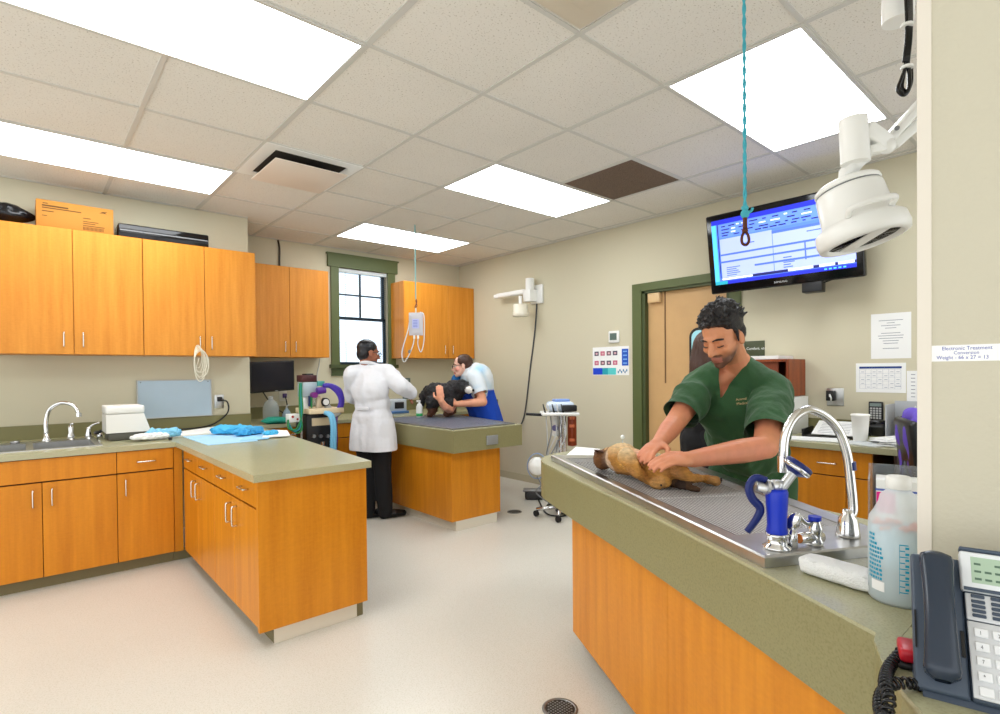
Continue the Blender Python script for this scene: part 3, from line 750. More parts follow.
# clear holder with pamphlet box behind the jug
fwd = V((.97, .24, 0)); sid = V((.24, -.97, 0))
hb = at(868, 560, 1.33); hb.z = .9145
base0 = hb
t = thing('acrylic_holder', 'clear acrylic holder standing behind the plastic jug, holding a white box', 'holder', base0+sid*.09)
b = MB(); Mh = frame(base0, sid, fwd)
b.at(Mh).box((0, 0, 0), (.004, .10, .235)).box((0, .10, 0), (.19, .104, .26)).box((.186, 0, 0), (.19, .10, .235)).box((0, 0, 0), (.19, .10, .004)).box((.004, 0, .004), (.186, .003, .12))
b.build('shell', mat('acrylic', (230, 238, 244), .1, trans=.75, ior=1.15, alpha=.5), t)
t = thing('pamphlet_box', 'white carton with blue stripe and pink sticker inside acrylic holder', 'box', base0+sid*.09+V((0, 0, .006)))
b = MB(); b.at(Mh).box((.016, .012, .006), (.178, .09, .235), .002); b.build('carton', M_WHITE, t)
MB().at(Mh).box((.015, .011, .208), (.179, .0118, .213)).build('stripe', mat('stripe_blue', (90, 110, 185), .6), t)
MB().at(Mh).box((.017, .0105, .155), (.055, .0116, .205)).build('sticker', M_PINK, t)
MB().at(Mh).box((.08, .0105, .06), (.11, .0116, .14)).build('sticker', mat('sticker_grey', (205, 208, 214), .6), t)
t = thing('pamphlet', 'green pamphlet leaning at the back right of the acrylic holder', 'booklet', base0+sid*.165+V((0, 0, .006)))
MB().at(Mh).box((.150, .0925, .006), (.184, .0955, .245)).build('cover', mat('green_card', (20, 150, 95), .6), t)
MB().at(Mh).box((.151, .0956, .006), (.183, .0985, .243)).build('pages', M_PAPER, t)

# desk phone
t = thing('desk_phone', 'black and silver desk phone on the near right counter', 'phone', (1.032, .210, .9145), math.radians(14-90))
A = math.radians(50); SL = Matrix(((.77, 0, 0, 0), (0, math.cos(A), -math.sin(A), 0), (0, math.sin(A), math.cos(A), .012), (0, 0, 0, 1)))
M_PH = mat('phone_slate', (66, 78, 94), .4); M_SIL = mat('phone_silver', (214, 216, 218), .35, .1)
b = MB(); b.at(SL).box((0, 0, -.03), (.088, .222, 0), .006).box((.088, 0, -.03), (.26, .20, .002), .006)
b.at(Matrix.Identity(4)).prism([(0, .02), (.2, .02), (.2, .13), (0, .13)], 0, .012)
b.at(Matrix(((0, 0, 1, 0), (1, 0, 0, 0), (0, 1, 0, 0), (0, 0, 0, 1)))).prism([(.0, .0), (.15, .0), (.15, .15), (.13, .145), (.01, .01)], .01, .19)
b.build('body', M_PH, t, local=True)
b = MB(); b.at(SL).box((.0895, .004, .002), (.258, .118, .006), .002).box((.0895, .1195, .002), (.258, .163, .006), .002); b.build('face_plate', M_SIL, t, local=True)
SL2 = SL @ Matrix.Translation((0, .166, .002)) @ Matrix.Rotation(math.radians(8), 4, 'X')
b = MB(); b.at(SL2).box((.084, 0, -.012), (.262, .065, .008), .004); lc = b.build('display_panel', mat('phone_panel', (226, 229, 230), .35), t, local=True)
b = MB(); b.at(SL2).box((.084, .0655, -.012), (.262, .072, .009), .003); b.build('top_bezel', M_PH, t, local=True)
b = MB(); b.at(SL2).box((.102, .014, .008), (.25, .056, .0086)); b.build('lcd', mat('lcd_green', (168, 190, 166), .3), t, local=True)
b = MB()
for k in range(3):
    for j in range(8):
        if (k, j) in ((0, 6), (2, 1)): continue
        b.at(SL2).box((.107+j*.0165, .019+k*.012, .0086), (.107+j*.0165+.011, .0225+k*.012, .0089))
b.build('lcd_characters', mat('lcd_ink', (84, 110, 92), .5), t, local=True)
b = MB(); b.at(SL2).box((.088, 0.0005, .008), (.25, .006, .0086)); b.build('panel_band', M_PH, t, local=True)
keys = []
for r in range(4):
    for c in range(5): keys.append((.0985+c*.031, .1245+r*.0075+(0), .022, .0052, 'line_key', M_PH))
for c in range(5): keys.append((.0985+c*.031, .1555, .022, .0055, 'soft_key', M_PH))
for r in range(5):
    for c in range(3): keys.append((.0985+c*.028, .008+r*.0215, .022, .0135, 'dial_key', mat('key_white', (236, 237, 238), .35)))
for r in range(5): keys.append((.0985+3*.028+.012, .008+r*.0215, .022, .0135, 'function_key', M_LGREY))
for x, y, w_, h_, nm, mm in keys:
    b = MB(); b.at(SL).box((x, y, .006), (x+w_, y+h_, .0092), .0012, 1); b.build(nm, mm, t, local=True)
dig = ['*', '0', '#', '7', '8', '9', '4', '5', '6', '1', '2', '3']
for i, ch in enumerate(dig):
    r, c = divmod(i, 3)
    text('digit', ch, .008, chain_matrix(t) @ SL @ Matrix.Translation((.1065+c*.028, .0115+(r+1)*.0215, .0093)), M_GREY, t)
b = MB(); n = 26
def hs(u, v):
    y = .012+u*.205; a = v*2*PI
    e = min(1, (min(u, 1-u)*2+.02)/.12)**.5
    w_ = (.026+.0065*abs(2*u-1)**2.2)*e; arch = .016*math.sin(PI*u); th = (.014+.006*abs(2*u-1)**3)*e
    ca, sa = math.cos(a), math.sin(a); pw = .7
    return SL @ V((.043+w_*math.copysign(abs(ca)**pw, ca), y, .020+arch+th*math.copysign(abs(sa)**pw, sa)))
b.grid(hs, n, 24); hs_o = b.build('handset', mat('handset_slate', (40, 50, 64), .25), t, local=True)
for a_, c_ in (((.078, .06, -.001), (.084, .10, .002)), ((.003, .06, -.001), (.006, .12, .002))): MB().at(SL).box(a_, c_).build('speaker_slot', M_BLACK, t, local=True)
# coiled cord
def coil(path, R, wr, turns, name, parent, m):
    q = catmull(path, 24); L = [0]
    for i in range(1, len(q)): L.append(L[-1]+(q[i]-q[i-1]).length)
    pts = []; N = turns*9; nrm = None
    for k in range(N+1):
        s_ = L[-1]*k/N; i = 0
        while i < len(L)-2 and L[i+1] < s_: i += 1
        f_ = (s_-L[i])/max(1e-9, L[i+1]-L[i]); c = q[i].lerp(q[i+1], f_); tg = (q[i+1]-q[i]).normalized()
        if nrm is None: nrm = tg.orthogonal().normalized()
        nrm = (nrm-tg*nrm.dot(tg)).normalized(); bn = tg.cross(nrm); a = 2*PI*k/9
        pts.append(c+nrm*R*math.cos(a)+bn*R*math.sin(a))
    return MB().tube(pts, wr, 6).build(name, m, parent)
zc = .925
coil([at(938, 690, .87), onz(915, 684, zc), onz(893, 684, zc), onz(882, 694, zc), onz(880, 708, zc), onz(884, 722, zc)], .0074, .0027, 22, 'coiled_cord', t, M_BLACKG)
coil([onz(908, 645, zc+.012), onz(899, 655, zc), onz(889, 668, zc), onz(885, 684, zc+.012), onz(889, 700, zc+.012), onz(884, 722, zc)], .0074, .0027, 20, 'coiled_cord', t, M_BLACKG)
g_ = onz(908, 664, .9145)
t = thing('stapler', 'small red gadget with black base tucked behind the phone cord', 'stapler', (g_.x+.005, g_.y, .9145), .3)
MB().cbox((0, 0, .022), (.06, .03, .022), None, .006).build('shell', mat('red_plastic', (190, 20, 40), .35), t, local=True)
MB().cbox((0, 0, .006), (.066, .034, .010), None, .003).build('base', M_BLACK, t, local=True)
# tape note on the near wall
Mw = frame((WX-.0012, .2305, 0), (0, -1, 0), (0, 0, 1))
t = thing('wall_note', 'white paper strip with handwriting taped to the near wall', 'note', (WX, .16, 1.43))
ya, yb = onx(928, 346, WX).y, -.02
z1, z0 = onx(940, 345.5, WX).z, onx(940, 361.5, WX).z
MB().box((WX-.0008, yb, z0), (WX-.0001, ya, z1)).build('paper_strip', M_PAPER, t)
def wallt(txt, y, z, s_, sx): return text('handwriting', txt, s_, frame((WX-.0009, y, z), (0, -1, 0), (0, 0, 1)), M_INKB, t, ext=.0001, sx=sx)
h = z1-z0
wallt('Electronic Treatment', ya-.021, z0+h*.69, h*.32, .85); wallt('Conversion', ya-.038, z0+h*.42, h*.30, .85); wallt('Weight - 66 x 27 = 13', ya-.013, z0+h*.13, h*.32, .85)

# paper at the far end of the table, cotton swab
c = [onz(562, 459, .9145), onz(594, 458, .9145), onz(600, 449, .9145), onz(576, 447, .9145)]
t = MB().prism([(p.x, p.y) for p in c], .9142, .9165).build('paper_sheet', M_PAPER)
solo(t, 'white paper lying at the far end of the treatment table', 'paper')
# lamp on jointed arm
d0 = 1.42
t = thing('exam_lamp', 'white ceiling exam lamp on jointed arm beside the television', 'lamp', at(860, 248, d0))
M_LAMP = mat('lamp_enamel', (240, 240, 236), .3)
ax = (UP*-1+RT*.20-FW*.16).normalized(); hc = at(847, 187, d0+.06)
MB().lathe([(.0, -.012), (.070, -.010), (.078, -.004), (.080, .004), (.078, .008)], hc, ax, 40).build('top_cap', M_LAMP, t)
MB().lathe([(.0765, .008), (.0765, .013)], hc, ax, 40).build('seam', M_GREY, t)
MB().lathe([(.079, .0125), (.081, .02), (.086, .10), (.098, .108), (.107, .116), (.110, .140), (.106, .158), (.090, .163), (.086, .158), (.085, .150)], hc, ax, 40).build('head', M_LAMP, t)
MB().lathe([(.0845, .1515), (0, .1515)], hc, ax, 40).build('lens', mat('lamp_lens', (66, 62, 50), .15), t)
b = MB(); cc = hc+ax*.154; lx = RT; ly = ax.cross(lx).normalized(); b.cbox(cc, (.03, .16, .006), Matrix((lx, ly, ax)).transposed()); b.build('lens_bar', M_LAMP, t)
hn = (-FW*.9-RT*.25).normalized(); hn = (hn-ax*hn.dot(ax)).normalized(); hs_ = ax.cross(hn)
b = MB(); k0 = hc+ax*.105
b.tube(catmull([k0+hn*.085-hs_*.05, k0+hn*.115-hs_*.048-ax*.01, k0+hn*.125-ax*.012, k0+hn*.115+hs_*.048-ax*.01, k0+hn*.085+hs_*.05], 6), .0075, 10); b.build('grab_handle', M_LAMP, t)
b = MB(); b.tube([hc-ax*.005, hc-ax*.02+RT*.006+UP*.02, at(858, 160, d0)], .021, 14); b.build('stem', M_LAMP, t)
b = MB(); b.cyl(at(855.5, 163, d0), at(853, 119, d0), .034, .033, 28); b.build('swivel_housing', M_LAMP, t)
b = MB()
def link(b, p, q, w_, h_):
    x = (q-p).normalized(); z = FW.cross(x).normalized(); y = z.cross(x); b.cbox((p+q)/2, ((q-p).length, w_, h_), Matrix((x, y, z)).transposed(), .004)
link(b, at(862, 130, d0), at(884, 146, d0+.01), .05, .04); link(b, at(866, 152, d0), at(890, 146, d0+.01), .04, .022); b.ell(at(887, 146, d0), .021, n=14)
b.build('knuckle', M_LAMP, t)
b = MB(); link(b, at(885, 143, d0+.02), at(940, 82, d0+.08), .05, .02); link(b, at(890, 148, d0+.03), at(945, 100, d0+.09), .04, .024); b.build('arm', M_LAMP, t)
MB().cyl(at(897, 128, d0-.025), at(897, 128, d0+.0), .006).build('knob', M_GREY, t)
pm = at(950, 84, d0+.09); pt_ = at(897, 20, d0+.05)
b = MB(); pol = V((pm.x, pm.y, 2.44)); b.cyl(pm-V((0, 0, .05)), pol, .03); b.build('riser', M_LAMP, t)
b = MB(); q0 = at(898, 22, d0+.02); b.cyl(q0, V((q0.x, q0.y, HC-.001)), .036, n=28); b.cyl(V((q0.x, q0.y, HC-.03)), V((q0.x, q0.y, HC-.001)), .09); b.build('ceiling_post', M_LAMP, t)
b = MB(); q1 = V((q0.x, q0.y, 2.42)); b.tube([q1, pol], .025, 12); b.build('cross_arm', M_LAMP, t)
# bundled cable
d1 = 1.33; M_CAB = M_BLACKG
t = thing('cable_bundle', 'black power cable tied in a hanging loop at the top right', 'cable', at(905, 95, d1))
b = MB()
top0 = at(905, -150, d1)
for k in range(5):
    o = (k-2)*1.7
    b.tube(catmull([at(906+o, -150, d1), at(908+o*.8, -20, d1+.01*k), at(909+o*.6, 30, d1), at(906+o*.6, 62, d1)], 5), .004, 8)
b.tube(catmull([at(908, 62, d1), at(901, 80, d1), at(898, 90, d1), at(904, 95, d1), at(909, 88, d1), at(909, 70, d1), at(907, 60, d1)], 6), .0045, 8)
b.tube(catmull([at(906, 62, d1+.01), at(903, 78, d1+.01), at(902, 88, d1+.01), at(907, 91, d1+.01), at(911, 82, d1+.01), at(911, 66, d1+.01)], 6), .0045, 8)
b.build('cable', M_CAB, t)
for y_ in (66, 24): MB().cyl(at(907, y_, d1), at(907, y_+2.5, d1), .013).build('tie', M_WHITE, t)

# rope with snap hook
d2 = 1.8; rp = at(745, 214, d2)
t = thing('hanging_rope', 'teal rope with a brass snap hook hanging over the treatment table', 'rope', rp)
b = MB(); topz = V((rp.x, rp.y, HC-.002)); q = []
for k in range(2):
    pts = [V((rp.x+.003*math.cos(i*.9+k*PI), rp.y+.003*math.sin(i*.9+k*PI), rp.z+(HC-.002-rp.z)*i/90)) for i in range(91)]
    b.tube(pts, .0036, 6)
b.build('rope', M_ROPE, t)
b = MB(); b.ell(rp, (.014, .014, .016)); b.ell(rp+V((0, 0, .02)), (.012, .012, .01)); b.tube(catmull([rp, rp+RT*.02+UP*.01, rp+RT*.025+UP*.02], 3), .005, 6); b.build('knot', M_ROPE, t)
b = MB(); M_BRASS = mat('bronze_hook', (88, 52, 40), .35, .8)
b.cyl(rp-UP*.012, rp-UP*.055, .0075); b.ell(rp-UP*.055, .010)
b.tube(catmull([rp-UP*.055, rp-UP*.07+RT*.010, rp-UP*.09+RT*.013, rp-UP*.102+RT*.004, rp-UP*.098-RT*.008, rp-UP*.08-RT*.011, rp-UP*.058-RT*.004], 5), .0048, 8); b.build('snap_hook', M_BRASS, t)

# ================================================================== TELEVISION
t = thing('television', 'black television showing a blue records screen, tilted on a wall bracket', 'tv')
TVM = Matrix.Translation((4.52, 1.798, 1.42+.993)) @ (Matrix.Rotation(-1.528, 3, 'Z') @ Matrix.Rotation(.145, 3, 'X') @ Matrix.Rotation(-.008, 3, 'Y')).to_4x4()
t.location = TVM.translation; bpy.context.view_layer.update()
tw, th_ = 1.15, .667
b = MB(); b.at(TVM).box((-tw/2, -.0, -th_/2), (tw/2, .07, th_/2), .014); b.build('casing', M_BLACKG, t)
b = MB(); b.at(TVM).box((-tw/2+.05, -.003, -th_/2+.075), (tw/2-.05, .0, th_/2-.05)); b.build('screen', mat('screen_blue', (80, 122, 246), .3, emit=.6), t)
def scr(u0, u1, v0, v1, m, nm, z=.0045):
    X0, X1, Z0, Z1 = -tw/2+.05, tw/2-.05, -th_/2+.075, th_/2-.05
    return MB().at(TVM).box((X0+(X1-X0)*u0, -z, Z0+(Z1-Z0)*v0), (X0+(X1-X0)*u1, -.003, Z0+(Z1-Z0)*v1)).build(nm, m, t)
SB = lambda n, c, e=.75: mat(n, c, .3, emit=e)
s_deep = SB('screen_deep', (14, 30, 190)); s_mid = SB('screen_mid', (90, 130, 245)); s_pale = SB('screen_pale', (164, 178, 250), .6); s_white = SB('screen_white', (225, 235, 255)); s_navy = SB('screen_navy', (10, 15, 95), .5); s_line = SB('screen_line', (70, 100, 215)); s_sky = SB('screen_sky', (80, 190, 255))
scr(0, 1, .93, 1, s_deep, 'title_bar'); scr(0, .035, .05, .93, s_sky, 'side_strip'); scr(.045, .052, .1, .93, s_navy, 'window_edge')
scr(.06, 1, .72, .92, s_mid, 'toolbar'); scr(.06, .46, .10, .70, s_pale, 'form_panel'); scr(.465, 1, .10, .64, s_pale, 'form_panel')
scr(.46, 1, .645, .68, s_line, 'header_row', .0055)
for v in (.44, .33, .215): scr(.06 if v > .3 else .32, 1, v, v+.028, s_line, 'row_line', .0055)
scr(.06, 1, .06, .10, s_navy, 'status_bar', .0055); scr(.06, .3, .065, .095, s_white, 'status_box', .0065)
for a, c in ((.56, .73), (.77, .87), (.89, .99)): scr(a, c, .065, .1, s_white, 'status_box', .0065)
scr(0, 1, 0, .05, s_deep, 'taskbar'); scr(0, .1, 0, .05, SB('start_teal', (20, 150, 170)), 'start_button', .0055)
for i in range(5): scr(.8+.03*i, .818+.03*i, .015, .035, s_sky, 'tray_icon', .0065)
random.seed(3)
for v in (.88, .83, .78, .74):
    u = .08
    while u < .95:
        w_ = random.uniform(.02, .07); scr(u, min(u+w_, .98), v, v+.018, s_navy if random.random() < .75 else s_white, 'screen_text', .0058); u += w_+random.uniform(.01, .05)
for k in range(5): scr(.10, .10+random.uniform(.06, .12), .125+.03*k, .137+.03*k, s_line, 'screen_text', .0058); scr(.53, .53+random.uniform(.05, .09), .125+.035*k, .14+.035*k, s_line, 'screen_text', .0058)
scr(.70, .80, .58, .595, s_line, 'screen_text', .0058); scr(.23, .33, .57, .585, s_line, 'screen_text', .0058); scr(.68, .69, .2, .45, s_line, 'column_line', .0057)
text('brand_lettering', 'SAMSUNG', .022, TVM @ frame((0, -.0006, -th_/2+.03), (1, 0, 0), (0, 0, 1)), M_LGREY, t, 'CENTER')
b = MB(); pw_ = TVM @ V((0, .07, 0)); b.tube([pw_, (XR-.03, pw_.y-.05, pw_.z)], .035); b.box((XR-.03, pw_.y-.22, pw_.z-.18), (XR-.001, pw_.y+.12, pw_.z+.18), .004); b.build('wall_bracket', M_BLACK, t)
q = TVM @ V((.22, .05, -th_/2-.035)); 
MB().cbox(q, (.14, .10, .085), -1.528, .006).build('mount_box', M_BLACK, t)
MB().tube(catmull([q+V((0, -.05, .02)), q+V((.02, -.14, .05)), q+V((.1, -.22, .10))], 5), .006).build('cable', M_BLACK, t)

# ================================================================== RIGHT WALL ITEMS
def RW(y0, y1, z0, z1, d=.004): return ((XR-d, y0, z0), (XR-.0005, y1, z1))
def wtxt(s_, y, z, size, m, par, d=.0045, al='LEFT', sx=1, nm='lettering'): return text(nm, s_, size, frame((XR-d, y, z), (0, -1, 0), (0, 0, 1)), m, par, al, ext=.0002, sx=sx)
t = thing('door_sign', 'dark green room sign with white lettering right of the door', 'sign', (XR, 2.13, 1.535))
MB().box(*RW(2.047, 2.225, 1.532, 1.672, .008), .003).build('plate', mat('sign_green', (70, 76, 50), .5), t)
wtxt('Comfort, etc', 2.205, 1.595, .032, M_WHITE, t, .0085)
t = thing('wall_notice', 'white printed notice taped high on the right wall', 'notice', (XR, 1.13, 1.49))
MB().box(*RW(1.008, 1.258, 1.492, 1.83, .002)).build('sheet', M_PAPER, t)
b = MB()
for k, w_ in enumerate((.15, .05, .12, .07, 0, .12, .16, .15, .10, .09, 0, .1)):
    if w_: b.box((XR-.0026, 1.133-w_/2, 1.775-k*.019), (XR-.002, 1.133+w_/2, 1.779-k*.019))
b.build('printed_lines', mat('soft_ink', (130, 132, 145), .8), t)
t = thing('wall_calendar', 'landscape printed calendar with dark blue bar on the right wall', 'calendar', (XR, 1.2, 1.235))
MB().box(*RW(1.04, 1.358, 1.237, 1.46, .003)).build('sheet', M_PAPER, t)
MB().box((XR-.0036, 1.065, 1.418), (XR-.003, 1.335, 1.434)).build('header_bar', mat('cal_blue', (30, 60, 130), .6), t)
b = MB(); mi = mat('cal_grid', (165, 170, 185), .8)
for k in range(8): b.box((XR-.0035, 1.07+k*.0375-.0008, 1.265), (XR-.003, 1.07+k*.0375+.0008, 1.412))
for k in range(6): b.box((XR-.0035, 1.07, 1.265+k*.029), (XR-.003, 1.333, 1.2662+k*.029))
for i in range(7):
    for j in range(5):
        if (i+j) % 3: b.box((XR-.0036, 1.078+i*.0375, 1.275+j*.029), (XR-.003, 1.078+i*.0375+.02, 1.279+j*.029))
b.box((XR-.0037, 1.07, 1.283), (XR-.003, 1.105, 1.288))
b.build('grid', mi, t)
t = thing('wall_notice', 'white list sheet half hidden behind the near wall, below calendar', 'notice', (XR, .9, 1.2))
MB().box(*RW(.80, 1.035, 1.17, 1.40, .002)).build('sheet', M_PAPER, t)
b = MB()
for k in range(7): b.box((XR-.0026, .985, 1.37-k*.027), (XR-.002, 1.01, 1.375-k*.027))
b.build('printed_lines', mat('soft_ink', (130, 132, 145), .8), t)
t = thing('wall_outlet', 'steel wall outlet with black plug above the right desk', 'outlet', (XR, 1.50, 1.14))
MB().box(*RW(1.44, 1.56, 1.125, 1.265, .008), .003).build('cover_plate', M_STEEL, t)
MB().box((XR-.05, 1.495, 1.165), (XR-.008, 1.555, 1.245), .006).build('plug', M_BLACK, t)
MB().tube(catmull([(XR-.052, 1.525, 1.2), (XR-.07, 1.52, 1.215), (XR-.072, 1.51, 1.19), (XR-.055, 1.515, 1.17)], 4), .006).build('plug_tail', M_WHITE, t)
t = thing('calculator', 'black and white calculator standing against the right wall', 'calculator', (XR-.03, 1.225, 1.02))
b = MB(); b.box((XR-.02, 1.178, 1.028), (XR-.002, 1.272, 1.168), .008); b.build('case', M_BLACK, t)
MB().box((XR-.021, 1.188, 1.132), (XR-.02, 1.262, 1.156)).build('display', mat('calc_display', (120, 135, 130), .3), t)
for r in range(5):
    for c in range(4): MB().box((XR-.023, 1.188+c*.0192, 1.038+r*.018), (XR-.02, 1.188+c*.0192+.014, 1.051+r*.018)).build('key', M_LGREY, t)
t = thing('thermostat', 'white wall thermostat with grey display above the dental poster', 'thermostat', (XR, 3.62, 1.73))
MB().box(*RW(3.575, 3.715, 1.725, 1.855, .03), .012).build('case', M_WHITE, t)
MB().box((XR-.032, 3.60, 1.755), (XR-.03, 3.69, 1.83)).build('display', mat('thermo_lcd', (92, 112, 104), .3), t)
t = thing('dental_poster', 'white dental chart with eight small photos and blue strips left of door', 'poster', (XR, 3.7, 1.375))
MB().box(*RW(3.462, 3.952, 1.372, 1.685, .003)).build('sheet', M_PAPER, t)
for r in range(2):
    for c in range(4):
        y = 3.925-c*.085; z = 1.59-r*.105
        ph_ = MB().box((XR-.0042, y-.058, z), (XR-.003, y, z+.048)).build('photo', mat('photo_dark%d' % ((r*4+c) % 3), [(70, 60, 84), (196, 86, 122), (104, 66, 80)][(r*4+c) % 3], .5), t)
        MB().box((XR-.0046, y-.045, z+.012), (XR-.0042, y-.015, z+.034)).build('photo_subject', mat('photo_tooth', (220, 176, 180), .5), ph_)
p_ = MB().box((XR-.0042, 3.468, 1.475), (XR-.003, 3.552, 1.655)).build('blue_panel', mat('poster_blue', (22, 84, 190), .5), t)
b = MB()
for k in range(4): b.box((XR-.0048, 3.485, 1.495+k*.042), (XR-.0042, 3.535, 1.508+k*.042))
b.build('caption_lines', mat('poster_pale', (130, 180, 235), .5), p_)
MB().box((XR-.0042, 3.815, 1.378), (XR-.003, 3.948, 1.452)).build('blue_strip', mat('poster_blue2', (16, 66, 205), .5), t)
MB().box((XR-.0042, 3.74, 1.378), (XR-.003, 3.815, 1.452)).build('teal_strip', mat('poster_teal', (30, 160, 175), .5), t)
MB().box((XR-.0042, 3.63, 1.378), (XR-.003, 3.74, 1.452)).build('aqua_strip', mat('poster_aqua', (90, 205, 205), .5), t)
b = MB()
for k in range(6): b.at(MX).prism([(3.60-.022*k+.008*math.cos(a*PI/5), 1.412+(.012 if k % 2 else -.006)+.015*math.sin(a*PI/5)) for a in range(10)], XR-.0042, XR-.003)
b.build('tooth_figures', mat('poster_teal2', (60, 120, 160), .5), t)

# wall lamp on the right wall, with hanging cable
t = thing('wall_lamp', 'small white exam lamp folded on its arm high on the right wall', 'lamp', (XR, 4.83, 2.3))
b = MB(); y = onx(540, 300, XR).y; b.box((XR-.03, 4.72, 2.27), (XR-.001, 4.92, 2.50), .004); b.build('wall_plate', M_WHITE, t)
dl = (at(520, 297, 1)-EYE).length
pb = V((XR-.10, 4.86, 2.45)); 
b = MB(); b.cyl(pb+V((0, 0, -.02)), pb+V((0, 0, .13)), .055, n=24); b.box((XR-.16, 4.80, 2.29), (XR-.03, 4.93, 2.44), .01); b.build('pivot', M_WHITE, t)
b = MB(); e_ = V((XR-.12, 5.46, 2.42)); p_ = V((XR-.12, 4.93, 2.43)); b.cbox((e_+p_)/2, (.05, (e_-p_).length, .06), None, .012); b.cbox(e_, (.06, .09, .05), None, .01); b.build('folded_arm', M_WHITE, t)
hc = V((XR-.20, 4.93, 2.26))
b = MB(); b.cyl(hc, hc+V((0, 0, .10)), .022); b.build('stem', M_WHITE, t)
b = MB(); b.lathe([(0, 0), (.085, 0), (.09, -.01), (.092, -.09), (.1, -.1), (.1, -.15), (.085, -.155), (0, -.15)], hc, (-.05, 0, 1)); b.build('head', mat('ivory_lamp', (238, 232, 214), .4), t)
t = thing('power_cable', 'thin dark cable hanging down the right wall from the wall lamp', 'cable', (XR-.02, 4.85, .9))
q = [onx(537, 300, XR-.02), onx(535, 330, XR-.01), onx(530, 370, XR-.01), onx(526, 405, XR-.01), onx(523, 420, XR-.01), onx(518, 430, XR-.01), onx(515, 440, XR-.01)]
MB().tube(catmull(q, 5), .009).build('cable', mat('cable_grey', (70, 72, 74), .5), t)
# ================================================================== DESK ITEMS
zd = .9142
t = thing('file_sorter', 'reddish brown wooden sorter box standing on the drawer unit', 'box', (4.68, 1.9, 1.20))
M_RED = woodmat('cherry_wood', (112, 46, 14), (160, 76, 30))
b = MB(); b.box((4.50, 1.715, 1.205), (4.84, 1.735, 1.50)).box((4.50, 2.05, 1.205), (4.84, 2.07, 1.50)).box((4.82, 1.735, 1.205), (4.84, 2.05, 1.50)).box((4.50, 1.735, 1.48), (4.82, 2.05, 1.50)).box((4.50, 1.735, 1.205), (4.82, 2.05, 1.225)); b.build('case', M_RED, t)
MB().box((4.515, 1.80, 1.225), (4.53, 2.05, 1.48)).build('back_board', mat('cherry_dark', (118, 52, 22), .6), t)
t = MB().box((4.52, 1.80, 1.502), (4.82, 2.12, 1.53)).build('paper_stack', M_PAPER); solo(t, 'white papers lying on top of the brown wooden sorter', 'paper')
t = MB().cbox((4.49, 1.83, 1.245), (.003, .10, .08), Matrix.Rotation(.25, 3, 'X')).build('photo_card', M_PAPER); solo(t, 'small white card leaning on the front of the brown sorter', 'card')
t = thing('drawer_unit', 'small white plastic drawer unit with bluish drawers on the desk', 'drawers', (4.6, 1.9, zd))
b = MB(); b.box((4.44, 1.68, zd), (4.80, 1.70, 1.20)).box((4.44, 2.03, zd), (4.80, 2.05, 1.20)).box((4.44, 1.70, 1.185), (4.80, 2.03, 1.20)).box((4.44, 1.70, zd), (4.80, 2.03, zd+.01)).box((4.78, 1.70, zd+.01), (4.80, 2.03, 1.185)); b.build('case', M_WHITE, t)
for k in range(3):
    dr = MB().box((4.446, 1.703, zd+.016+k*.088), (4.77, 2.027, zd+.098+k*.088), .004).build('drawer', mat('bin_blue', (150, 172, 200), .25), t)
    MB().cbox((4.440, 1.865, zd+.06+k*.088), (.014, .07, .012), None, .003).build('handle', M_LGREY, dr)
t = thing('letter_tray', 'black letter tray holding printed sheets on the right desk', 'tray', (4.55, 1.45, zd))
b = MB(); b.cbox((4.56, 1.42, zd+.006), (.32, .36, .008), .12).cbox((4.70, 1.40, zd+.04), (.012, .36, .07), .12).cbox((4.56, 1.60, zd+.03), (.32, .012, .05), .12).cbox((4.56, 1.245, zd+.03), (.32, .012, .05), .12); b.build('tray', M_BLACK, t)
Mr = Matrix.Rotation(.12, 3, 'Z') @ Matrix.Rotation(-.3, 3, 'Y')
t = thing('printed_sheet', 'printed sheets sloping up in the black letter tray', 'paper', (4.55, 1.42, zd+.05))
MB().cbox((4.57, 1.41, zd+.06), (.27, .27, .006), Mr).build('sheet', M_PAPER, t)
b = MB()
for k in range(7): b.cbox(V((4.57, 1.41, zd+.06))+Mr @ V((-.1+k*.03, .0, .0035)), (.004, .2, .0006), Mr)
b.build('printed_lines', mat('soft_ink', (130, 132, 145), .8), t)
t = MB().cbox((4.25, 1.45, zd+.004), (.22, .42, .006), .25).build('paper_sheet', M_PAPER); solo(t, 'white paper sheets spread at the front edge of the right desk', 'paper')
t = MB().cbox((4.22, 1.13, zd+.004), (.2, .26, .006), -.3).build('paper_sheet', mat('grey_paper', (205, 208, 208), .8)); solo(t, 'grey sheet lying under the white cup on the desk', 'paper')
cp = onz(863, 444, zd); cp = V((4.33, 1.185, zd+.008))
t = thing('foam_cup', 'white foam cup standing on the right desk in front of calculator', 'cup', cp)
MB().lathe([(.04, 0), (.042, .004), (.054, .17), (.058, .172), (.058, .182), (.054, .184), (.05, .17), (.038, .01), (0, .01)], cp).build('wall', mat('foam', (244, 242, 236), .7), t)
MB().cbox(cp+V((-.06, -.14, .003)), (.03, .16, .012), -.6, .003).build('pen', M_GREY, None); o = bpy.context.scene.objects['pen']; solo(o, 'dark grey marker lying right of the foam cup', 'pen')
t = thing('card_reader', 'dark tilted handset cradle on the desk behind the foam cup', 'phone', (4.66, 1.13, zd))
b = MB(); b.cbox((4.66, 1.16, zd+.072), (.1, .09, .09), Matrix.Rotation(-.5, 3, 'Y'), .012); b.build('cradle', M_BLACK, t)
MB().cbox((4.64, 1.16, zd+.11), (.03, .1, .04), .2, .01).build('handset', M_BLACKG, t)
t = thing('paper_pile', 'loose white paper pile on the desk end beside the purple jacket', 'paper', (4.3, 1.0, zd))
b = MB()
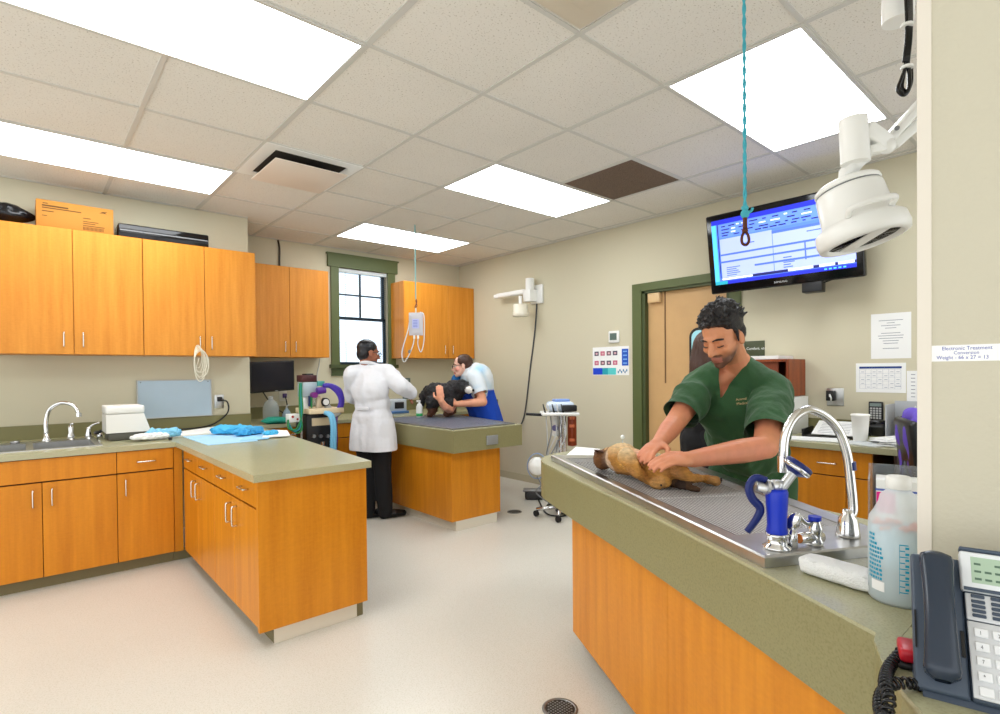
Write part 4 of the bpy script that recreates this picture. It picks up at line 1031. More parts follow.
for k in range(7): b.cbox((4.32+random.uniform(-.05, .05), 1.0+random.uniform(-.02, .02), zd+.004+k*.006), (.26, .12, .004), random.uniform(-.5, .5))
b.build('sheets', M_PAPER, t)
t = thing('clear_file', 'tall frosted plastic file stand at the desk end by the wall', 'file', (4.7, 1.0, zd))
b = MB(); b.box((4.60, .93, zd), (4.83, .936, 1.16)).box((4.60, 1.10, zd), (4.83, 1.106, 1.16)).box((4.82, .936, zd), (4.83, 1.10, 1.18)).box((4.60, .936, zd), (4.82, 1.10, zd+.006)); b.build('shell', mat('frosted', (205, 208, 214), .4, alpha=.7), t)
b = MB(); b.box((4.66, .97, zd+.008), (4.80, .99, 1.12)).box((4.66, 1.01, zd+.008), (4.80, 1.03, 1.08)); b.build('binder', M_BLACK, t)
# chair with purple jacket at the end of the desk
cc = at(950, 462, 2.95); 
t = thing('desk_chair', 'black office chair mostly hidden behind the near wall', 'chair', (cc.x, cc.y, 0), .4)
b = MB(); b.lathe([(.24, .43), (.26, .45), (.25, .50), (.0, .51)], (0, 0, 0), n=24); b.build('seat', M_BLACK, t, local=True)
b = MB(); b.cbox((-.02, .18, .94), (.42, .05, .40), Matrix.Rotation(-.1, 3, 'X'), .03); b.build('backrest', M_BLACK, t, local=True)
b = MB(); b.tube([(0, .2, .5), (0, .22, .75), (0, .19, .9)], .02); b.build('back_post', M_BLACK, t, local=True)
MB().cyl((0, 0, .08), (0, 0, .43), .025).build('gas_column', M_BLACK, t, local=True)
for k in range(5):
    a = 2*PI*k/5; l = MB().tube([(0, 0, .1), (.26*math.cos(a), .26*math.sin(a), .07)], [.022, .014]).build('leg', M_BLACK, t, local=True)
    MB().cyl((.26*math.cos(a)-.012, .26*math.sin(a), .03), (.26*math.cos(a)+.012, .26*math.sin(a), .03), .03).build('caster', M_BLACK, l, local=True)
cx, cy = cc.x, cc.y
jk = Blob(); Rz = Matrix.Rotation(.4, 3, 'Z'); base_ = V((cx, cy, 0))
for a, c, r1, r2 in (((-.17, .13, 1.14), (.17, .13, 1.14), .055, .055), ((-.2, .12, 1.09), (-.25, .08, .86), .06, .075), ((.2, .12, 1.09), (.25, .08, .86), .06, .07), ((-.1, .15, 1.07), (-.1, .11, .84), .08, .09), ((.1, .15, 1.07), (.1, .11, .84), .08, .09)):
    jk.cone(base_+Rz @ V(a), base_+Rz @ V(c), r1, r2)
t = thing('jacket', 'purple jacket hung over the chair back beside the near wall', 'jacket', (cx, cy+.1, .8))
jk.build('cloth', mat('purple_cloth', (104, 80, 190), .8, bump=.3, bscale=20), t, .014, 5, disp=lambda c, n: .012*noise.noise(c*14))
# ================================================================== LEFT COUNTER AND WALL ITEMS
zc = .9145
t = thing('label_printer', 'off-white desktop machine with dark base on the left counter by the sink', 'machine', (.58, 5.2, zc))
b = MB(); b.cbox((.60, 5.25, zc+.03), (.24, .28, .06), None, .01); b.build('base', mat('base_grey', (86, 84, 76), .5), t)
b = MB(); b.at(Matrix.Translation((.60, 5.10, 0)) @ Matrix(((1, 0, 0, 0), (0, 0, 1, 0), (0, 1, 0, 0), (0, 0, 0, 1)))).prism([(-.135, zc+.061), (.155, zc+.061), (.11, zc+.205), (-.135, zc+.205)], 0, .30); b.build('body', mat('machine_white', (232, 230, 224), .45), t)
b = MB(); b.cbox((.588, 5.245, zc+.238), (.252, .296, .062), None, .012); b.build('lid', mat('machine_white', (232, 230, 224), .45), t)
t = thing('wall_board', 'pale blue framed board leaning on the backsplash under the upper cabinets', 'board', (1.05, 5.72, 1.03))
Mb = frame((.745, 5.722, 1.03), (1, 0, .0), (0, .05, 1))
b = MB(); b.at(Mb).box((0, 0, 0), (.60, .345, .008)); b.build('panel', mat('board_blue', (172, 192, 206), .25, var=.05, vscale=3), t)
b = MB(); ring(b.at(Mb), 0, .60, 0, .345, .008, .008, .013); b.build('frame', M_LGREY, t)
b = MB(); b.at(Mb).cyl((.03, .325, .008), (.03, .325, .014), .005).cyl((.57, .325, .008), (.57, .325, .014), .005); b.build('screw', M_GREY, t)
# coiled tubing
hp = V((.760+.418, 5.372, 1.685))
t = thing('tubing_coil', 'loops of white plastic tubing hanging from an upper cabinet handle', 'tubing', hp)
b = MB()
for k in range(6):
    w_ = .028+.006*k; L_ = .2+.03*(k % 4); ox = .004*(k-2.5)-.015
    pts = [hp+V((ox+w_*math.sin(a), -.018-.006*k, -.005-L_/2+L_/2*math.cos(a)-.01*k)) for a in [2*PI*i/28 for i in range(28)]]
    b.tube(pts, .0033, 6, closed=True)
b.tube(catmull([hp+V((-.02, -.03, -.12)), hp+V((-.045, -.03, -.24)), hp+V((0, -.03, -.30)), hp+V((.02, -.03, -.2))], 6), .0033, 6)
b.build('tubing', mat('tube_white', (226, 220, 200), .35), t)
# outlet with cord
t = thing('wall_outlet', 'steel outlet with black plug on the left wall right of pale board', 'outlet', (1.41, YL, 1.15))
MB().box((1.372, YL-.008, 1.095), (1.455, YL-.0005, 1.225), .002).build('cover_plate', M_STEEL, t)
MB().box((1.395, YL-.04, 1.16), (1.435, YL-.008, 1.205), .006).build('plug', M_BLACK, t)
q = [V((1.42, YL-.042, 1.18)), V((1.475, YL-.06, 1.15)), V((1.47, YL-.07, 1.05)), V((1.36, YL-.06, .955)), V((1.22, YL-.07, .925)), V((1.05, YL-.09, .922))]
MB().tube(catmull(q, 6), .007).build('cord', M_BLACK, t)
# pads and drapes on the peninsula
def sheet(name, label, cat_, pix, z, m, th=.004, wav=.0, parent=None):
    P = [onz(x, y, z) for x, y in pix]
    b = MB()
    def fn(u, v):
        p = P[0].lerp(P[1], u).lerp(P[3].lerp(P[2], u), v); return V((p.x, p.y, z+th+wav*(.5+.5*noise.noise(V((p.x*14, p.y*14, 3))))))
    b.grid(fn, 24, 24)
    n = 24
    edge = [fn(i/n, 0) for i in range(n)]+[fn(1, i/n) for i in range(n)]+[fn(1-i/n, 1) for i in range(n)]+[fn(0, 1-i/n) for i in range(n)]
    lo = [V((p.x, p.y, z)) for p in edge]; N = len(edge)
    b.add(edge+lo, [(i, i+N, (i+1) % N+N, (i+1) % N) for i in range(N)]+[[N+i for i in range(N)]], False)
    return solo(b.build(name, m), label, cat_)
sheet('underpad', 'white absorbent pad along the back of the peninsula counter', 'pad', [(146, 438), (183, 436.5), (232, 432.5), (219, 427)], zc, M_PAPER, .012)
sheet('underpad', 'flat pale blue pad spread across the peninsula counter', 'pad', [(183, 437), (208, 445.5), (258, 441), (240, 432.5)], zc, M_PAD, .004)
sheet('underpad', 'pale blue pad lying under the crumpled blue drape', 'pad', [(240, 441), (268, 439), (280, 430), (248, 432)], zc+.0045, mat('pad_blue2', (150, 205, 240), .8), .003)
sheet('paper_sheet', 'white paper towel at the right edge of the peninsula counter', 'paper', [(262, 438), (290, 436), (287, 431), (268, 431.5)], zc+.009, M_PAPER, .003, .012)
def crumple(name, label, px, py, L, W, H, rz, m):
    p = onz(px, py, zc+.014); t = thing(name, label, 'drape', (p.x, p.y, zc+.014), rz); b = MB()
    def fn(u, v):
        a = v*2*PI; e = (1-abs(2*u-1)**4)**.5 if 0 < u < 1 else 0
        r = .8+.55*abs(noise.noise(V((u*7+px, math.cos(a)*2.6, math.sin(a)*2.6))))+.25*noise.noise(V((u*3+py, math.cos(a), 0)))
        return V(((u-.5)*L*(1+.2*noise.noise(V((math.cos(a)*2, px, math.sin(a)*2)))), W/2*math.cos(a)*e*r, max(0, H*.35+H*.65*math.sin(a)*e*r)))
    b.grid(fn, 48, 44); b.build('cloth', m, t, local=True); return t
crumple('drape', 'crumpled bright blue surgical drape on the peninsula pads', 234, 433, .34, .14, .07, -.5, M_PADD)
crumple('drape', 'second folded blue drape right of the crumpled one', 249, 434, .26, .14, .06, .4, mat('blue_drape2', (62, 160, 212), .7, bump=.3, bscale=40))
crumple('drape', 'small blue wad near the peninsula right edge', 271, 435, .12, .09, .04, .3, M_PADD)
p = onz(160, 438, zc)
crumple('cloth_wad', 'white gauze wad beside the off-white machine', 150, 438.5, .26, .14, .045, .1, M_PAPER)['category'] = 'cloth'
crumple('cloth_wad', 'light blue rolled drape on the gauze at the counter corner', 163, 437, .26, .10, .07, .15, mat('blue_drape3', (130, 195, 225), .7, bump=.3, bscale=40))['category'] = 'cloth'
q = onz(168, 439, zc); t = thing('bottle_cap', 'tiny dark cap in front of the rolled drape', 'cap', q); MB().lathe([(.012, 0), (.012, .02), (.008, .022), (0, .022)], q-V((0, .09, 0))).build('cap', M_BLACK, t)
# on top of the upper cabinets
zt_ = 2.5655
t = thing('cardboard_box', 'tan printed cardboard carton lying on the first left upper cabinet', 'box', (.32, 5.55, zt_))
b = MB(); b.box((.085, 5.46, zt_), (.57, 5.70, zt_+.215), .004); b.build('carton', mat('carton_tan', (184, 126, 50), .8), t)
MB().box((.083, 5.46, zt_+.02), (.0855, 5.70, zt_+.20)).build('end_flap', mat('carton_end', (150, 96, 30), .8), t)
b = MB()
for x, z_, w_, h_ in ((.125, .185, .03, .006), (.12, .165, .16, .011), (.12, .15, .24, .007), (.12, .125, .07, .006), (.12, .09, .03, .005), (.37, .11, .05, .006), (.37, .085, .1, .005), (.37, .07, .08, .005), (.37, .052, .14, .005)): b.box((x, 5.4585, zt_+z_), (x+w_, 5.4598, zt_+z_+h_))
for k in range(16): b.box((.37+k*.0085, 5.4585, zt_+.02), (.374+k*.0085, 5.4598, zt_+.045))
b.build('printing', mat('carton_ink', (96, 62, 20), .8), t)
b = MB(); b.at(frame((0, 5.4597, 0), (1, 0, 0), (0, 0, 1))).prism([(.475, zt_+.17), (.50, zt_+.185), (.53, zt_+.186), (.515, zt_+.176), (.525, zt_+.168), (.505, zt_+.173)], 0, .001); b.build('emblem', mat('carton_ink', (96, 62, 20), .8), t)
t = thing('flat_case', 'long flat black case lying on top of the left upper cabinets', 'case', (.93, 5.55, zt_))
b = MB(); b.box((.60, 5.44, zt_), (1.275, 5.70, zt_+.115), .012); b.build('shell', M_BLACKG, t)
MB().box((.61, 5.4385, zt_+.055), (1.265, 5.4405, zt_+.066)).build('seam', M_GREY, t)
t = thing('plastic_bag', 'black plastic bag slumped on top of the upper cabinets at frame edge', 'bag', (-.1, 5.55, zt_))
b = MB()
def bag(u, v):
    a = v*2*PI; e = math.sin(PI*u)**.5 if 0 < u < 1 else 0; r = 1+.2*noise.noise(V((u*5, math.cos(a)*2, math.sin(a)*2)))
    return V((-.24+u*.33, 5.56+.11*math.cos(a)*e*r, max(zt_, zt_+.085+.11*math.sin(a)*e*r*(1-.55*u))))
b.grid(bag, 28, 28); b.build('bag', mat('bag_black', (16, 16, 20), .22, bump=.6, bscale=14), t)
t = thing('power_cable', 'dark cable running down the wall above the middle upper cabinets', 'cable', (2.1, YB, 2.7))
MB().tube(catmull([ony(278, 240, YB-.01), ony(279.5, 248, YB-.012), ony(279.5, 262, YB-.012), ony(279.5, 268, YB-.012)], 5), .011).build('cable', mat('cable_dark', (66, 58, 46), .6), t)
t = thing('power_cable', 'thin pale cable hanging below the middle upper cabinet beside window', 'cable', (2.6, YB, 1.4))
MB().tube(catmull([ony(320, 356, YB-.02), ony(319, 366, YB-.02), ony(317, 376, YB-.02), ony(318, 392, YB-.02), ony(318, 410, YB-.02)], 5), .006).build('cable', M_LGREY, t)
# monitor
t = thing('computer_monitor', 'dark flat computer monitor mounted on recess wall below cabinets', 'monitor', (2.0, 6.05, 1.2))
MM = Matrix.Translation((2.01, 6.0, 1.392)) @ (Matrix.Rotation(.06, 3, 'Z') @ Matrix.Rotation(-.05, 3, 'Y') @ Matrix.Rotation(.12, 3, 'X')).to_4x4()
MB().at(MM).box((-.235, 0, -.165), (.235, .035, .165), .006).build('casing', M_BLACK, t)
MB().at(MM).box((-.222, -.002, -.145), (.222, .0005, .153)).build('screen', mat('screen_off', (34, 34, 40), .2), t)
MB().at(MM).box((.02, -.0022, -.160), (.05, -.0005, -.153)).build('badge', M_LGREY, t)
b = MB(); b.tube([MM @ V((0, .035, 0)), V((2.02, 6.3, 1.39)), V((2.02, YB-.01, 1.39))], .022); b.box((1.95, YB-.03, 1.32), (2.09, YB-.001, 1.46), .004); b.build('wall_bracket', M_BLACK, t)
b = MB(); b.tube(catmull([MM @ V((-.1, .03, -.16)), V((2.05, 6.2, 1.10)), V((2.25, 6.3, .96)), V((2.5, 6.35, .93))], 6), .007); b.build('cable', M_BLACK, t)
t = thing('wall_outlet', 'pale outlet with purple plug on recess wall below the monitor', 'outlet', ony(283, 397, YB))
c = ony(283, 396, YB); MB().box((c.x-.045, YB-.008, c.z-.06), (c.x+.045, YB-.0005, c.z+.06), .002).build('cover_plate', M_CREAM, t)
MB().box((c.x-.01, YB-.05, c.z-.02), (c.x+.03, YB-.008, c.z+.03), .005).build('plug', mat('plug_purple', (90, 70, 130), .5), t)
b = MB(); b.tube(catmull([c+V((.01, -.05, -.0)), c+V((.02, -.08, -.14)), c+V((-.03, -.1, -.25)), V((c.x-.05, YB-.15, .925))], 6), .007); b.build('cord', M_BLACK, t)
# bottles and cloth in the recess
p = V((1.95, 5.90, zc))
t = thing('jug_bottle', 'large clear plastic jug on the recess counter under the monitor', 'bottle', p)
MB().lathe([(.075, 0), (.08, .01), (.08, .15), (.06, .21), (.025, .235), (.022, .25)], p).build('body', mat('clear_bottle', (205, 212, 212), .2, trans=.4, alpha=.65, ior=1.1), t)
MB().cyl(p+V((0, 0, .248)), p+V((0, 0, .27)), .024).build('cap', M_LGREY, t)
p = V((2.10, 5.86, zc))
t = thing('wash_bottle', 'small bluish wash bottle right of the clear jug', 'bottle', p)
MB().lathe([(.05, 0), (.052, .01), (.05, .06), (.03, .11), (.014, .13), (.014, .14)], p).build('body', mat('wash_blue', (176, 196, 210), .25, trans=.3, alpha=.8, ior=1.1), t)
MB().tube([p+V((0, 0, .138)), p+V((0, 0, .16)), p+V((.03, -.01, .18))], [.012, .008, .005]).build('nozzle', M_LGREY, t)
b = MB(); p = V((1.93, 5.70, zc))
def tc_(u, v):
    a = v*2*PI; e = (1-abs(2*u-1)**3) if 0 < u < 1 else 0; r = 1+.3*noise.noise(V((u*4, math.cos(a)*2, math.sin(a)*2)))
    return p+V(((u-.5)*.3, .10*math.cos(a)*e*r, max(0, .03+.035*math.sin(a)*e*r)))
b.grid(tc_, 24, 24); solo(b.build('cloth', M_TEAL), 'crumpled teal cloth at the front of recess counter by the clear jug', 'cloth')
p = V((2.35, 6.2, zc)); t = MB().cbox(p+V((0, 0, .012)), (.2, .12, .024), .2, .006).build('tablet_box', M_LGREY); solo(t, 'thin grey box lying at the back of recess counter', 'box')

# ---------------------------------------------------------------- anesthesia machine
ay = 5.20; A0 = ony(322, 445, ay); ax0 = A0.x
t = thing('anesthesia_machine', 'wheeled anesthesia machine with purple and blue hoses beside the doctor', 'machine', (ax0, ay, 0))
def ap(px, py, dy=0): return ony(px, py, ay+dy)
M_AN = mat('anesthesia_cream', (226, 206, 168), .45)
for k in range(5):
    a = 2*PI*k/5+.3; l = MB().tube([(ax0, ay, .12), (ax0+.26*math.cos(a), ay+.26*math.sin(a), .085)], [.03, .02]).build('leg', M_LGREY, t)
    MB().cyl((ax0+.26*math.cos(a)-.012, ay+.26*math.sin(a), .035), (ax0+.26*math.cos(a)+.012, ay+.26*math.sin(a), .035), .035).build('caster', M_BLACK, l)
MB().cyl((ax0, ay, .1), (ax0, ay, .75), .03).build('column', M_CHROME, t)
p0, p1 = ap(306, 445), ap(333, 413); MB().box((p0.x, ay-.02, .66), (p1.x, ay+.26, p1.z), .01).build('absorber_housing', M_BLACK, t)
p0, p1 = ap(311, 426), ap(329, 417); MB().box((p0.x, ay-.03, p0.z), (p1.x, ay-.015, p1.z), .004).build('label_plate', M_AN, t)
for px_ in (313, 320, 327): c = ap(px_, 436, -.02); MB().cyl(c, c+V((0, -.03, 0)), .018).build('control_knob', M_STEELD, t)
p0, p1 = ap(305, 414), ap(339, 408); MB().box((p0.x, ay-.12, p0.z), (p1.x, ay+.25, p1.z+.01), .008).build('shelf', M_AN, t)
p0, p1 = ap(303, 397), ap(318, 382); MB().box((p0.x, ay, p0.z), (p1.x, ay+.14, p1.z), .006).build('vaporizer_block', mat('vapor_grey', (176, 190, 196), .35, .2), t)
p0, p1 = ap(305, 413), ap(308, 397); MB().box((p0.x, ay+.02, p0.z-.01), (p1.x+.02, ay+.1, p1.z), .004).build('mast', M_WHITE, t)
p0, p1 = ap(302, 382), ap(317, 375); MB().box((p0.x, ay, p0.z), (p1.x, ay+.14, p1.z), .006).build('top_box', mat('maroon_box', (70, 26, 28), .4), t)
p0, p1 = ap(307, 376), ap(314, 373.5); MB().box((p0.x, ay+.01, p0.z), (p1.x, ay+.13, p1.z), .003).build('top_tray', M_BLACK, t)
for px_ in (309.5, 312, 315): MB().cyl(ap(px_, 396), ap(px_, 406), .012).build('flow_tube', M_NAVY if px_ < 310 else M_CLEAR, t)
MB().cyl(ap(311.5, 395, -.02), ap(311.5, 408, -.02), .009).build('green_tube', M_GRN, t)
p_ = ap(320, 391, -.05); MB().cyl(p_+V((-.03, 0, -.0)), p_+V((.05, 0, .01)), .034).build('vaporizer_dial', mat('dial_purple', (84, 32, 140), .35), t)
p_ = ap(314, 395, -.05); MB().cyl(p_+V((0, .03, 0)), p_+V((0, -.03, 0)), .028).build('gauge', mat('dial_magenta', (120, 30, 120), .35), t)
p0, p1 = ap(317, 386), ap(324, 381); MB().box((p0.x, ay-.02, p0.z), (p1.x, ay+.1, p1.z), .004).build('teal_module', mat('module_teal', (70, 160, 150), .4), t)
MB().lathe([(.03, 0), (.034, .02), (.034, .10), (.02, .13)], ap(319, 409)).build('bellows', mat('bellows_cream', (220, 200, 170), .4, alpha=.8), t)
c = ap(325, 402, -.03); MB().cyl(c+V((0, .03, 0)), c+V((0, -.02, 0)), .042).build('valve_ring', M_BLACK, t)
MB().cyl(c+V((.0, .0, 0)), c+V((.0, -.03, 0)), .03).build('valve_dome', M_WHITE, t)
MB().cyl(ap(328, 409), ap(327, 405), .04, .03).build('valve_seat', M_LGREY, t)
b = MB(); b.cyl(ap(332, 414, -.05), ap(338, 411, -.05), .045); b.build('port_block', M_WHITE, t)
for k, m_ in enumerate((0, 1)):
    o = k*2.2
    q = [ap(323+o, 386-o*.3, -.05), ap(330+o, 386, -.06), ap(338+o*.8, 393-o, -.08), ap(341+o*.5, 402, -.08), ap(337+o*.8, 413, -.06)]
    qq = catmull(q, 16); b = MB(); b.tube(qq, [.022+.003*(i % 2) for i in range(len(qq))], 10); b.build('purple_hose', M_PURPLE, t)
for k in range(2):
    q = [ap(324+k*2.5, 412, -.1), ap(330+k*2.5, 416, -.16), ap(332.5+k*2.2, 428, -.18), ap(332+k*2.5, 446, -.18), ap(333+k*2, 470, -.16)]
    qq = catmull(q, 14); b = MB(); b.tube(qq, [.019+.003*(i % 2) for i in range(len(qq))], 10); b.build('blue_hose', M_LBLUE, t)
q = [ap(337, 415, -.06), ap(336, 425, -.06), ap(336.5, 440, -.06), ap(335, 455, -.06)]; MB().tube(catmull(q, 6), .014).build('purple_hose', mat('hose_violet', (110, 74, 140), .4), t)
for k in range(3):
    q = [ap(300+k*.8, 383, -.02), ap(299.5+k, 395, -.04), ap(300+k*1.2, 412, -.08), ap(302-k*2.4, 428, -.1), ap(297-k*4, 433-k*2, -.1), ap(289-k*.5, 426-k*3, -.05)]
    MB().tube(catmull(q, 6), .009).build('green_hose', M_GRN if k != 1 else mat('hose_teal', (20, 130, 135), .4), t)
MB().tube([ap(301.5, 402, -.02), ap(301.5, 446, -.02)], .014).build('side_post', M_CHROME, t)
p_ = ap(293, 418, 0); MB().cbox(p_, (.11, .09, .08), None, .006).build('gauge_box', M_WHITE, t)
b = MB(); b.cyl(p_+V((-.02, -.047, .015)), p_+V((-.02, -.052, .015)), .012).cyl(p_+V((.025, -.047, -.01)), p_+V((.025, -.052, -.01)), .010); b.build('gauge_dial', mat('dial_red', (170, 50, 40), .5), t)
MB().tube([p_+V((.05, 0, 0)), V((ap(301.5, 418).x, ay-.0, p_.z))], .01).build('gauge_bracket', M_STEELD, t)

# things by the window counter beyond the doctor
p = V((3.50, 6.05, zc))
t = thing('desk_device', 'grey boxy clinic device on window counter right of the doctor', 'machine', p)
MB().cbox(p+V((0, 0, .09)), (.26, .22, .17), None, .015).build('body', mat('device_grey', (182, 190, 198), .35), t)
MB().cbox(p+V((.02, -.112, .10)), (.13, .006, .08), None, .002).build('screen', M_BLACK, t)
MB().cbox(p+V((-.02, -.02, .015)), (.3, .28, .03), None, .006).build('base', mat('device_blue', (70, 110, 160), .4), t)
p = onz(413, 412, .9235); p = V((3.30, 5.14, .9235))
t = thing('spray_bottle', 'white bottle with green base band standing on the far exam table', 'bottle', p)
MB().lathe([(.034, 0), (.036, .006), (.036, .12), (.02, .15), (.012, .155), (.012, .17)], p).build('body', M_WHITE, t)
MB().lathe([(.0363, .012), (.0363, .045)], p).build('label', mat('green_label', (40, 175, 95), .5), t)
MB().cbox(p+V((-.012, 0, .18)), (.05, .018, .022), None, .004).build('trigger_head', M_WHITE, t)
t = thing('wall_picture', 'small grey framed plate on the window wall right of the doctor', 'frame', (3.82, YB, 1.2))
c0, c1 = ony(402.5, 392, YB), ony(409.5, 378, YB)
b = MB(); ring(b.at(Matrix(((1, 0, 0, 0), (0, 0, -1, YB-.0005), (0, 1, 0, 0), (0, 0, 0, 1)))), c0.x, c1.x, c0.z-.1, c1.z, .02, 0, .02); b.build('frame', mat('frame_grey', (110, 122, 122), .4), t)
MB().box((c0.x+.02, YB-.006, c0.z-.08), (c1.x-.02, YB-.001, c1.z-.02)).build('plate', mat('plate_grey', (206, 210, 204), .4), t)

# IV bag
dI = 5.75; bi = at(416, 324, dI)
t = thing('fluid_bag', 'clear fluid bag with dangling lines hanging before the corner cabinet', 'bag', bi)
def ip(px, py, dd=0): return at(px, py, dI+dd)
b = MB()
def fb(u, v):
    a = v*2*PI; z_ = (u-.5); e = min(1, (min(u, 1-u)+.004)/.12)**.5
    return bi+V((0, 0, z_*.24))+RT*(.075*math.cos(a))+FW*(.03*math.sin(a)*e)
b.grid(fb, 12, 20); b.add([fb(0, j/20) for j in range(20)], [list(range(20))[::-1]]); b.add([fb(1, j/20) for j in range(20)], [list(range(20))])
b.build('pouch', mat('bag_clear', (222, 228, 238), .2, trans=.15, alpha=.75, ior=1.1), t)
cB = bi-FW*.034; b = MB()
b.at(frame(cB, RT, UP)).box((-.035, -.05, 0), (.035, .05, .0012)); b.build('label', mat('label_blue', (170, 180, 225), .6), t)
b = MB()
for k in range(5): b.at(frame(cB-FW*.0013, RT, UP)).box((-.025, -.035+k*.016, 0), (.02, -.029+k*.016, .0006))
b.build('label_print', mat('label_ink', (110, 120, 190), .6), t)
for dx in (-.02, .02): MB().cyl(bi+V((0, 0, -.12))+RT*dx, bi+V((0, 0, -.155))+RT*dx, .011).build('port', M_WHITE, t)
MB().tube(catmull([bi+V((0, 0, -.155))+RT*-.02, ip(413, 345), ip(409, 355), ip(404, 362), ip(402, 352), ip(408, 330), ip(410, 318)], 6), .006).build('line', mat('iv_line', (214, 218, 220), .2), t)
MB().tube(catmull([bi+V((0, 0, -.155))+RT*.02, ip(418, 345), ip(421, 352), ip(424, 340), ip(424, 316), ip(420, 312)], 6), .005).build('line', mat('iv_line', (214, 218, 220), .2), t)
MB().cyl(ip(410, 350), ip(409, 353), .014).build('roller_clamp', M_GREY, t)
MB().tube([bi+V((0, 0, .118)), bi+V((0, 0, .17))], .008).build('hanger_loop', M_CREAM, t)
rt_ = thing('hanging_rope', 'pale teal rope from ceiling holding the fluid bag', 'rope', bi+V((0, 0, .16)))
MB().tube([bi+V((0, 0, .26)), V((bi.x, bi.y, HC-.001))], .007).build('rope', mat('pale_rope', (150, 205, 205), .7), rt_)
MB().tube(catmull([bi+V((0, 0, .27)), bi+V((0, 0, .24))+RT*.012, bi+V((0, 0, .20)), bi+V((0, 0, .175))+RT*-.01, bi+V((0, 0, .19))+RT*.012, bi+V((0, 0, .25))], 4), .005).build('snap_hook', mat('hook_copper', (130, 70, 60), .4, .6), rt_)

# ---------------------------------------------------------------- dental cart
dC = 5.35
def cp_(px, py, dd=0): return at(px, py, dC+dd)
cb = cp_(561, 480); t = thing('dental_cart', 'mobile dental unit on a stand with hoses behind the treatment table', 'cart', (cb.x, cb.y, 0))
bx, by = cb.x, cb.y
for k in range(5):
    a = 2*PI*k/5; l = MB().tube([(bx, by, .09), (bx+.25*math.cos(a), by+.25*math.sin(a), .07)], [.022, .016]).build('leg', M_CHROME, t)
    MB().cyl((bx+.25*math.cos(a)-.012, by+.25*math.sin(a), .03), (bx+.25*math.cos(a)+.012, by+.25*math.sin(a), .03), .03).build('caster', M_BLACK, l)
MB().cyl((bx, by, .07), (bx, by, cp_(560, 412).z), .022).build('pole', M_CHROME, t)
b = MB(); b.cyl(cp_(565, 440)+V((0, 0, -.3)), cp_(565, 414), .016); b.build('pole', M_CHROME, t)
zt2 = cp_(560, 413).z
MB().cbox((bx-.02, by, zt2), (.36, .30, .03), CYAW-PI/2, .012).build('instrument_tray', M_WHITE, t)
MB().cbox(cp_(560, 406), (.26, .2, .09), CYAW-PI/2, .03).build('control_head', mat('cart_bluewhite', (206, 218, 234), .35), t)
MB().cbox(cp_(561, 400.5), (.15, .12, .03), CYAW-PI/2+.2, .01).build('top_dish', mat('dish_blue', (120, 150, 210), .4), t)
MB().cbox(cp_(569, 408, -.1), (.14, .12, .06), CYAW-PI/2, .01).build('black_unit', M_BLACK, t)
MB().cbox(cp_(572, 431, -.05), (.07, .07, .29), None, .012).build('bottle_holder', mat('amber_brown', (130, 52, 24), .35), t)
for y_ in (418, 426, 440): MB().cbox(cp_(572, y_, -.09), (.05, .01, .03), CYAW-PI/2, .003).build('amber_label', mat('amber_label', (190, 100, 60), .5), t)
MB().cbox(cp_(556, 425, .02), (.07, .06, .22), None, .01).build('fluid_bottle', M_WHITE, t)
MB().cyl(cp_(555, 428, -.02), cp_(555, 428, -.03), .03).build('gauge', mat('gauge_violet', (90, 86, 130), .4), t)
for k in range(5):
    x_ = 545+k*4.5; MB().tube([cp_(x_-2, 404, -.12), cp_(x_+1, 416, -.12)], [.005, .011]).build('handpiece', M_STEEL if k % 2 else M_BLACK, t)
    q = [cp_(x_+1, 416, -.12), cp_(x_+2, 430+k*2, -.14), cp_(548-k*2+k*k*.5, 452+4*k, -.1), cp_(551+k*2.2, 468, -.05), cp_(557+k, 440, 0)]
    MB().tube(catmull(q, 6), .006).build('hose', M_GREY if k % 2 else M_LGREY, t)
MB().tube([cp_(526, 414, -.05), cp_(545, 415, -.05)], .014).build('side_arm', M_BLACK, t)
b = MB(); c = cp_(537, 466, -.15); b.lathe([(.0, -.05), (.07, -.04), (.085, -.01), (.085, .01), (.07, .04), (0, .05)], c, -FW); b.build('hose_drum', M_WHITE, t)
b = MB(); b.tube([c+RT*(.092*math.cos(a))+UP*(.12*math.sin(a)) for a in [2*PI*i/24 for i in range(24)]], .006, 6, closed=True); b.build('hose', mat('hose_bluegrey', (130, 150, 180), .4), t)
MB().tube(catmull([c+UP*-.1, cp_(541, 485, -.2), cp_(537, 494, -.22), V((bx-.05, by-.1, .06))], 6), .007).build('hose', M_GREY, t)
f0 = onz(534, 499, .0); t2 = thing('foot_pedal', 'dark metal foot pedal with cords on the floor by the cart', 'pedal', f0)
MB().cbox(f0+V((0, 0, .10)), (.24, .10, .03), CYAW-PI/2-.1, .01).build('treadle', M_STEELD, t2)
MB().cbox(f0+V((0, 0, .045)), (.2, .14, .085), CYAW-PI/2, .02).build('base', mat('pedal_black', (44, 44, 46), .5), t2)
f1 = onz(553, 512, 0)
MB().tube(catmull([f0+V((.05, 0, .02)), onz(545, 512, .01), onz(556, 516, .01), onz(566, 515, .01), onz(556, 510, .01), onz(566, 505, .01), onz(580, 508, .01)], 6), .008).build('cord', M_BLACK, t2)
f2 = onz(562, 501, 0); t3 = thing('power_pack', 'black power pack on the floor behind the foot pedal', 'box', f2)
MB().cbox(f2+V((0, 0, .035)), (.18, .1, .07), CYAW-PI/2-.5, .012).build('case', M_BLACK, t3)
MB().tube(catmull([f2+V((0, 0, .05)), onz(549, 498, .08), onz(552, 506, .012), onz(561, 511, .012)], 6), .007).build('cord', M_BLACK, t3)
t = thing('swab_stick', 'small white ball tipped stick standing on the table behind the tan dog', 'stick', onz(623, 449, .9145))
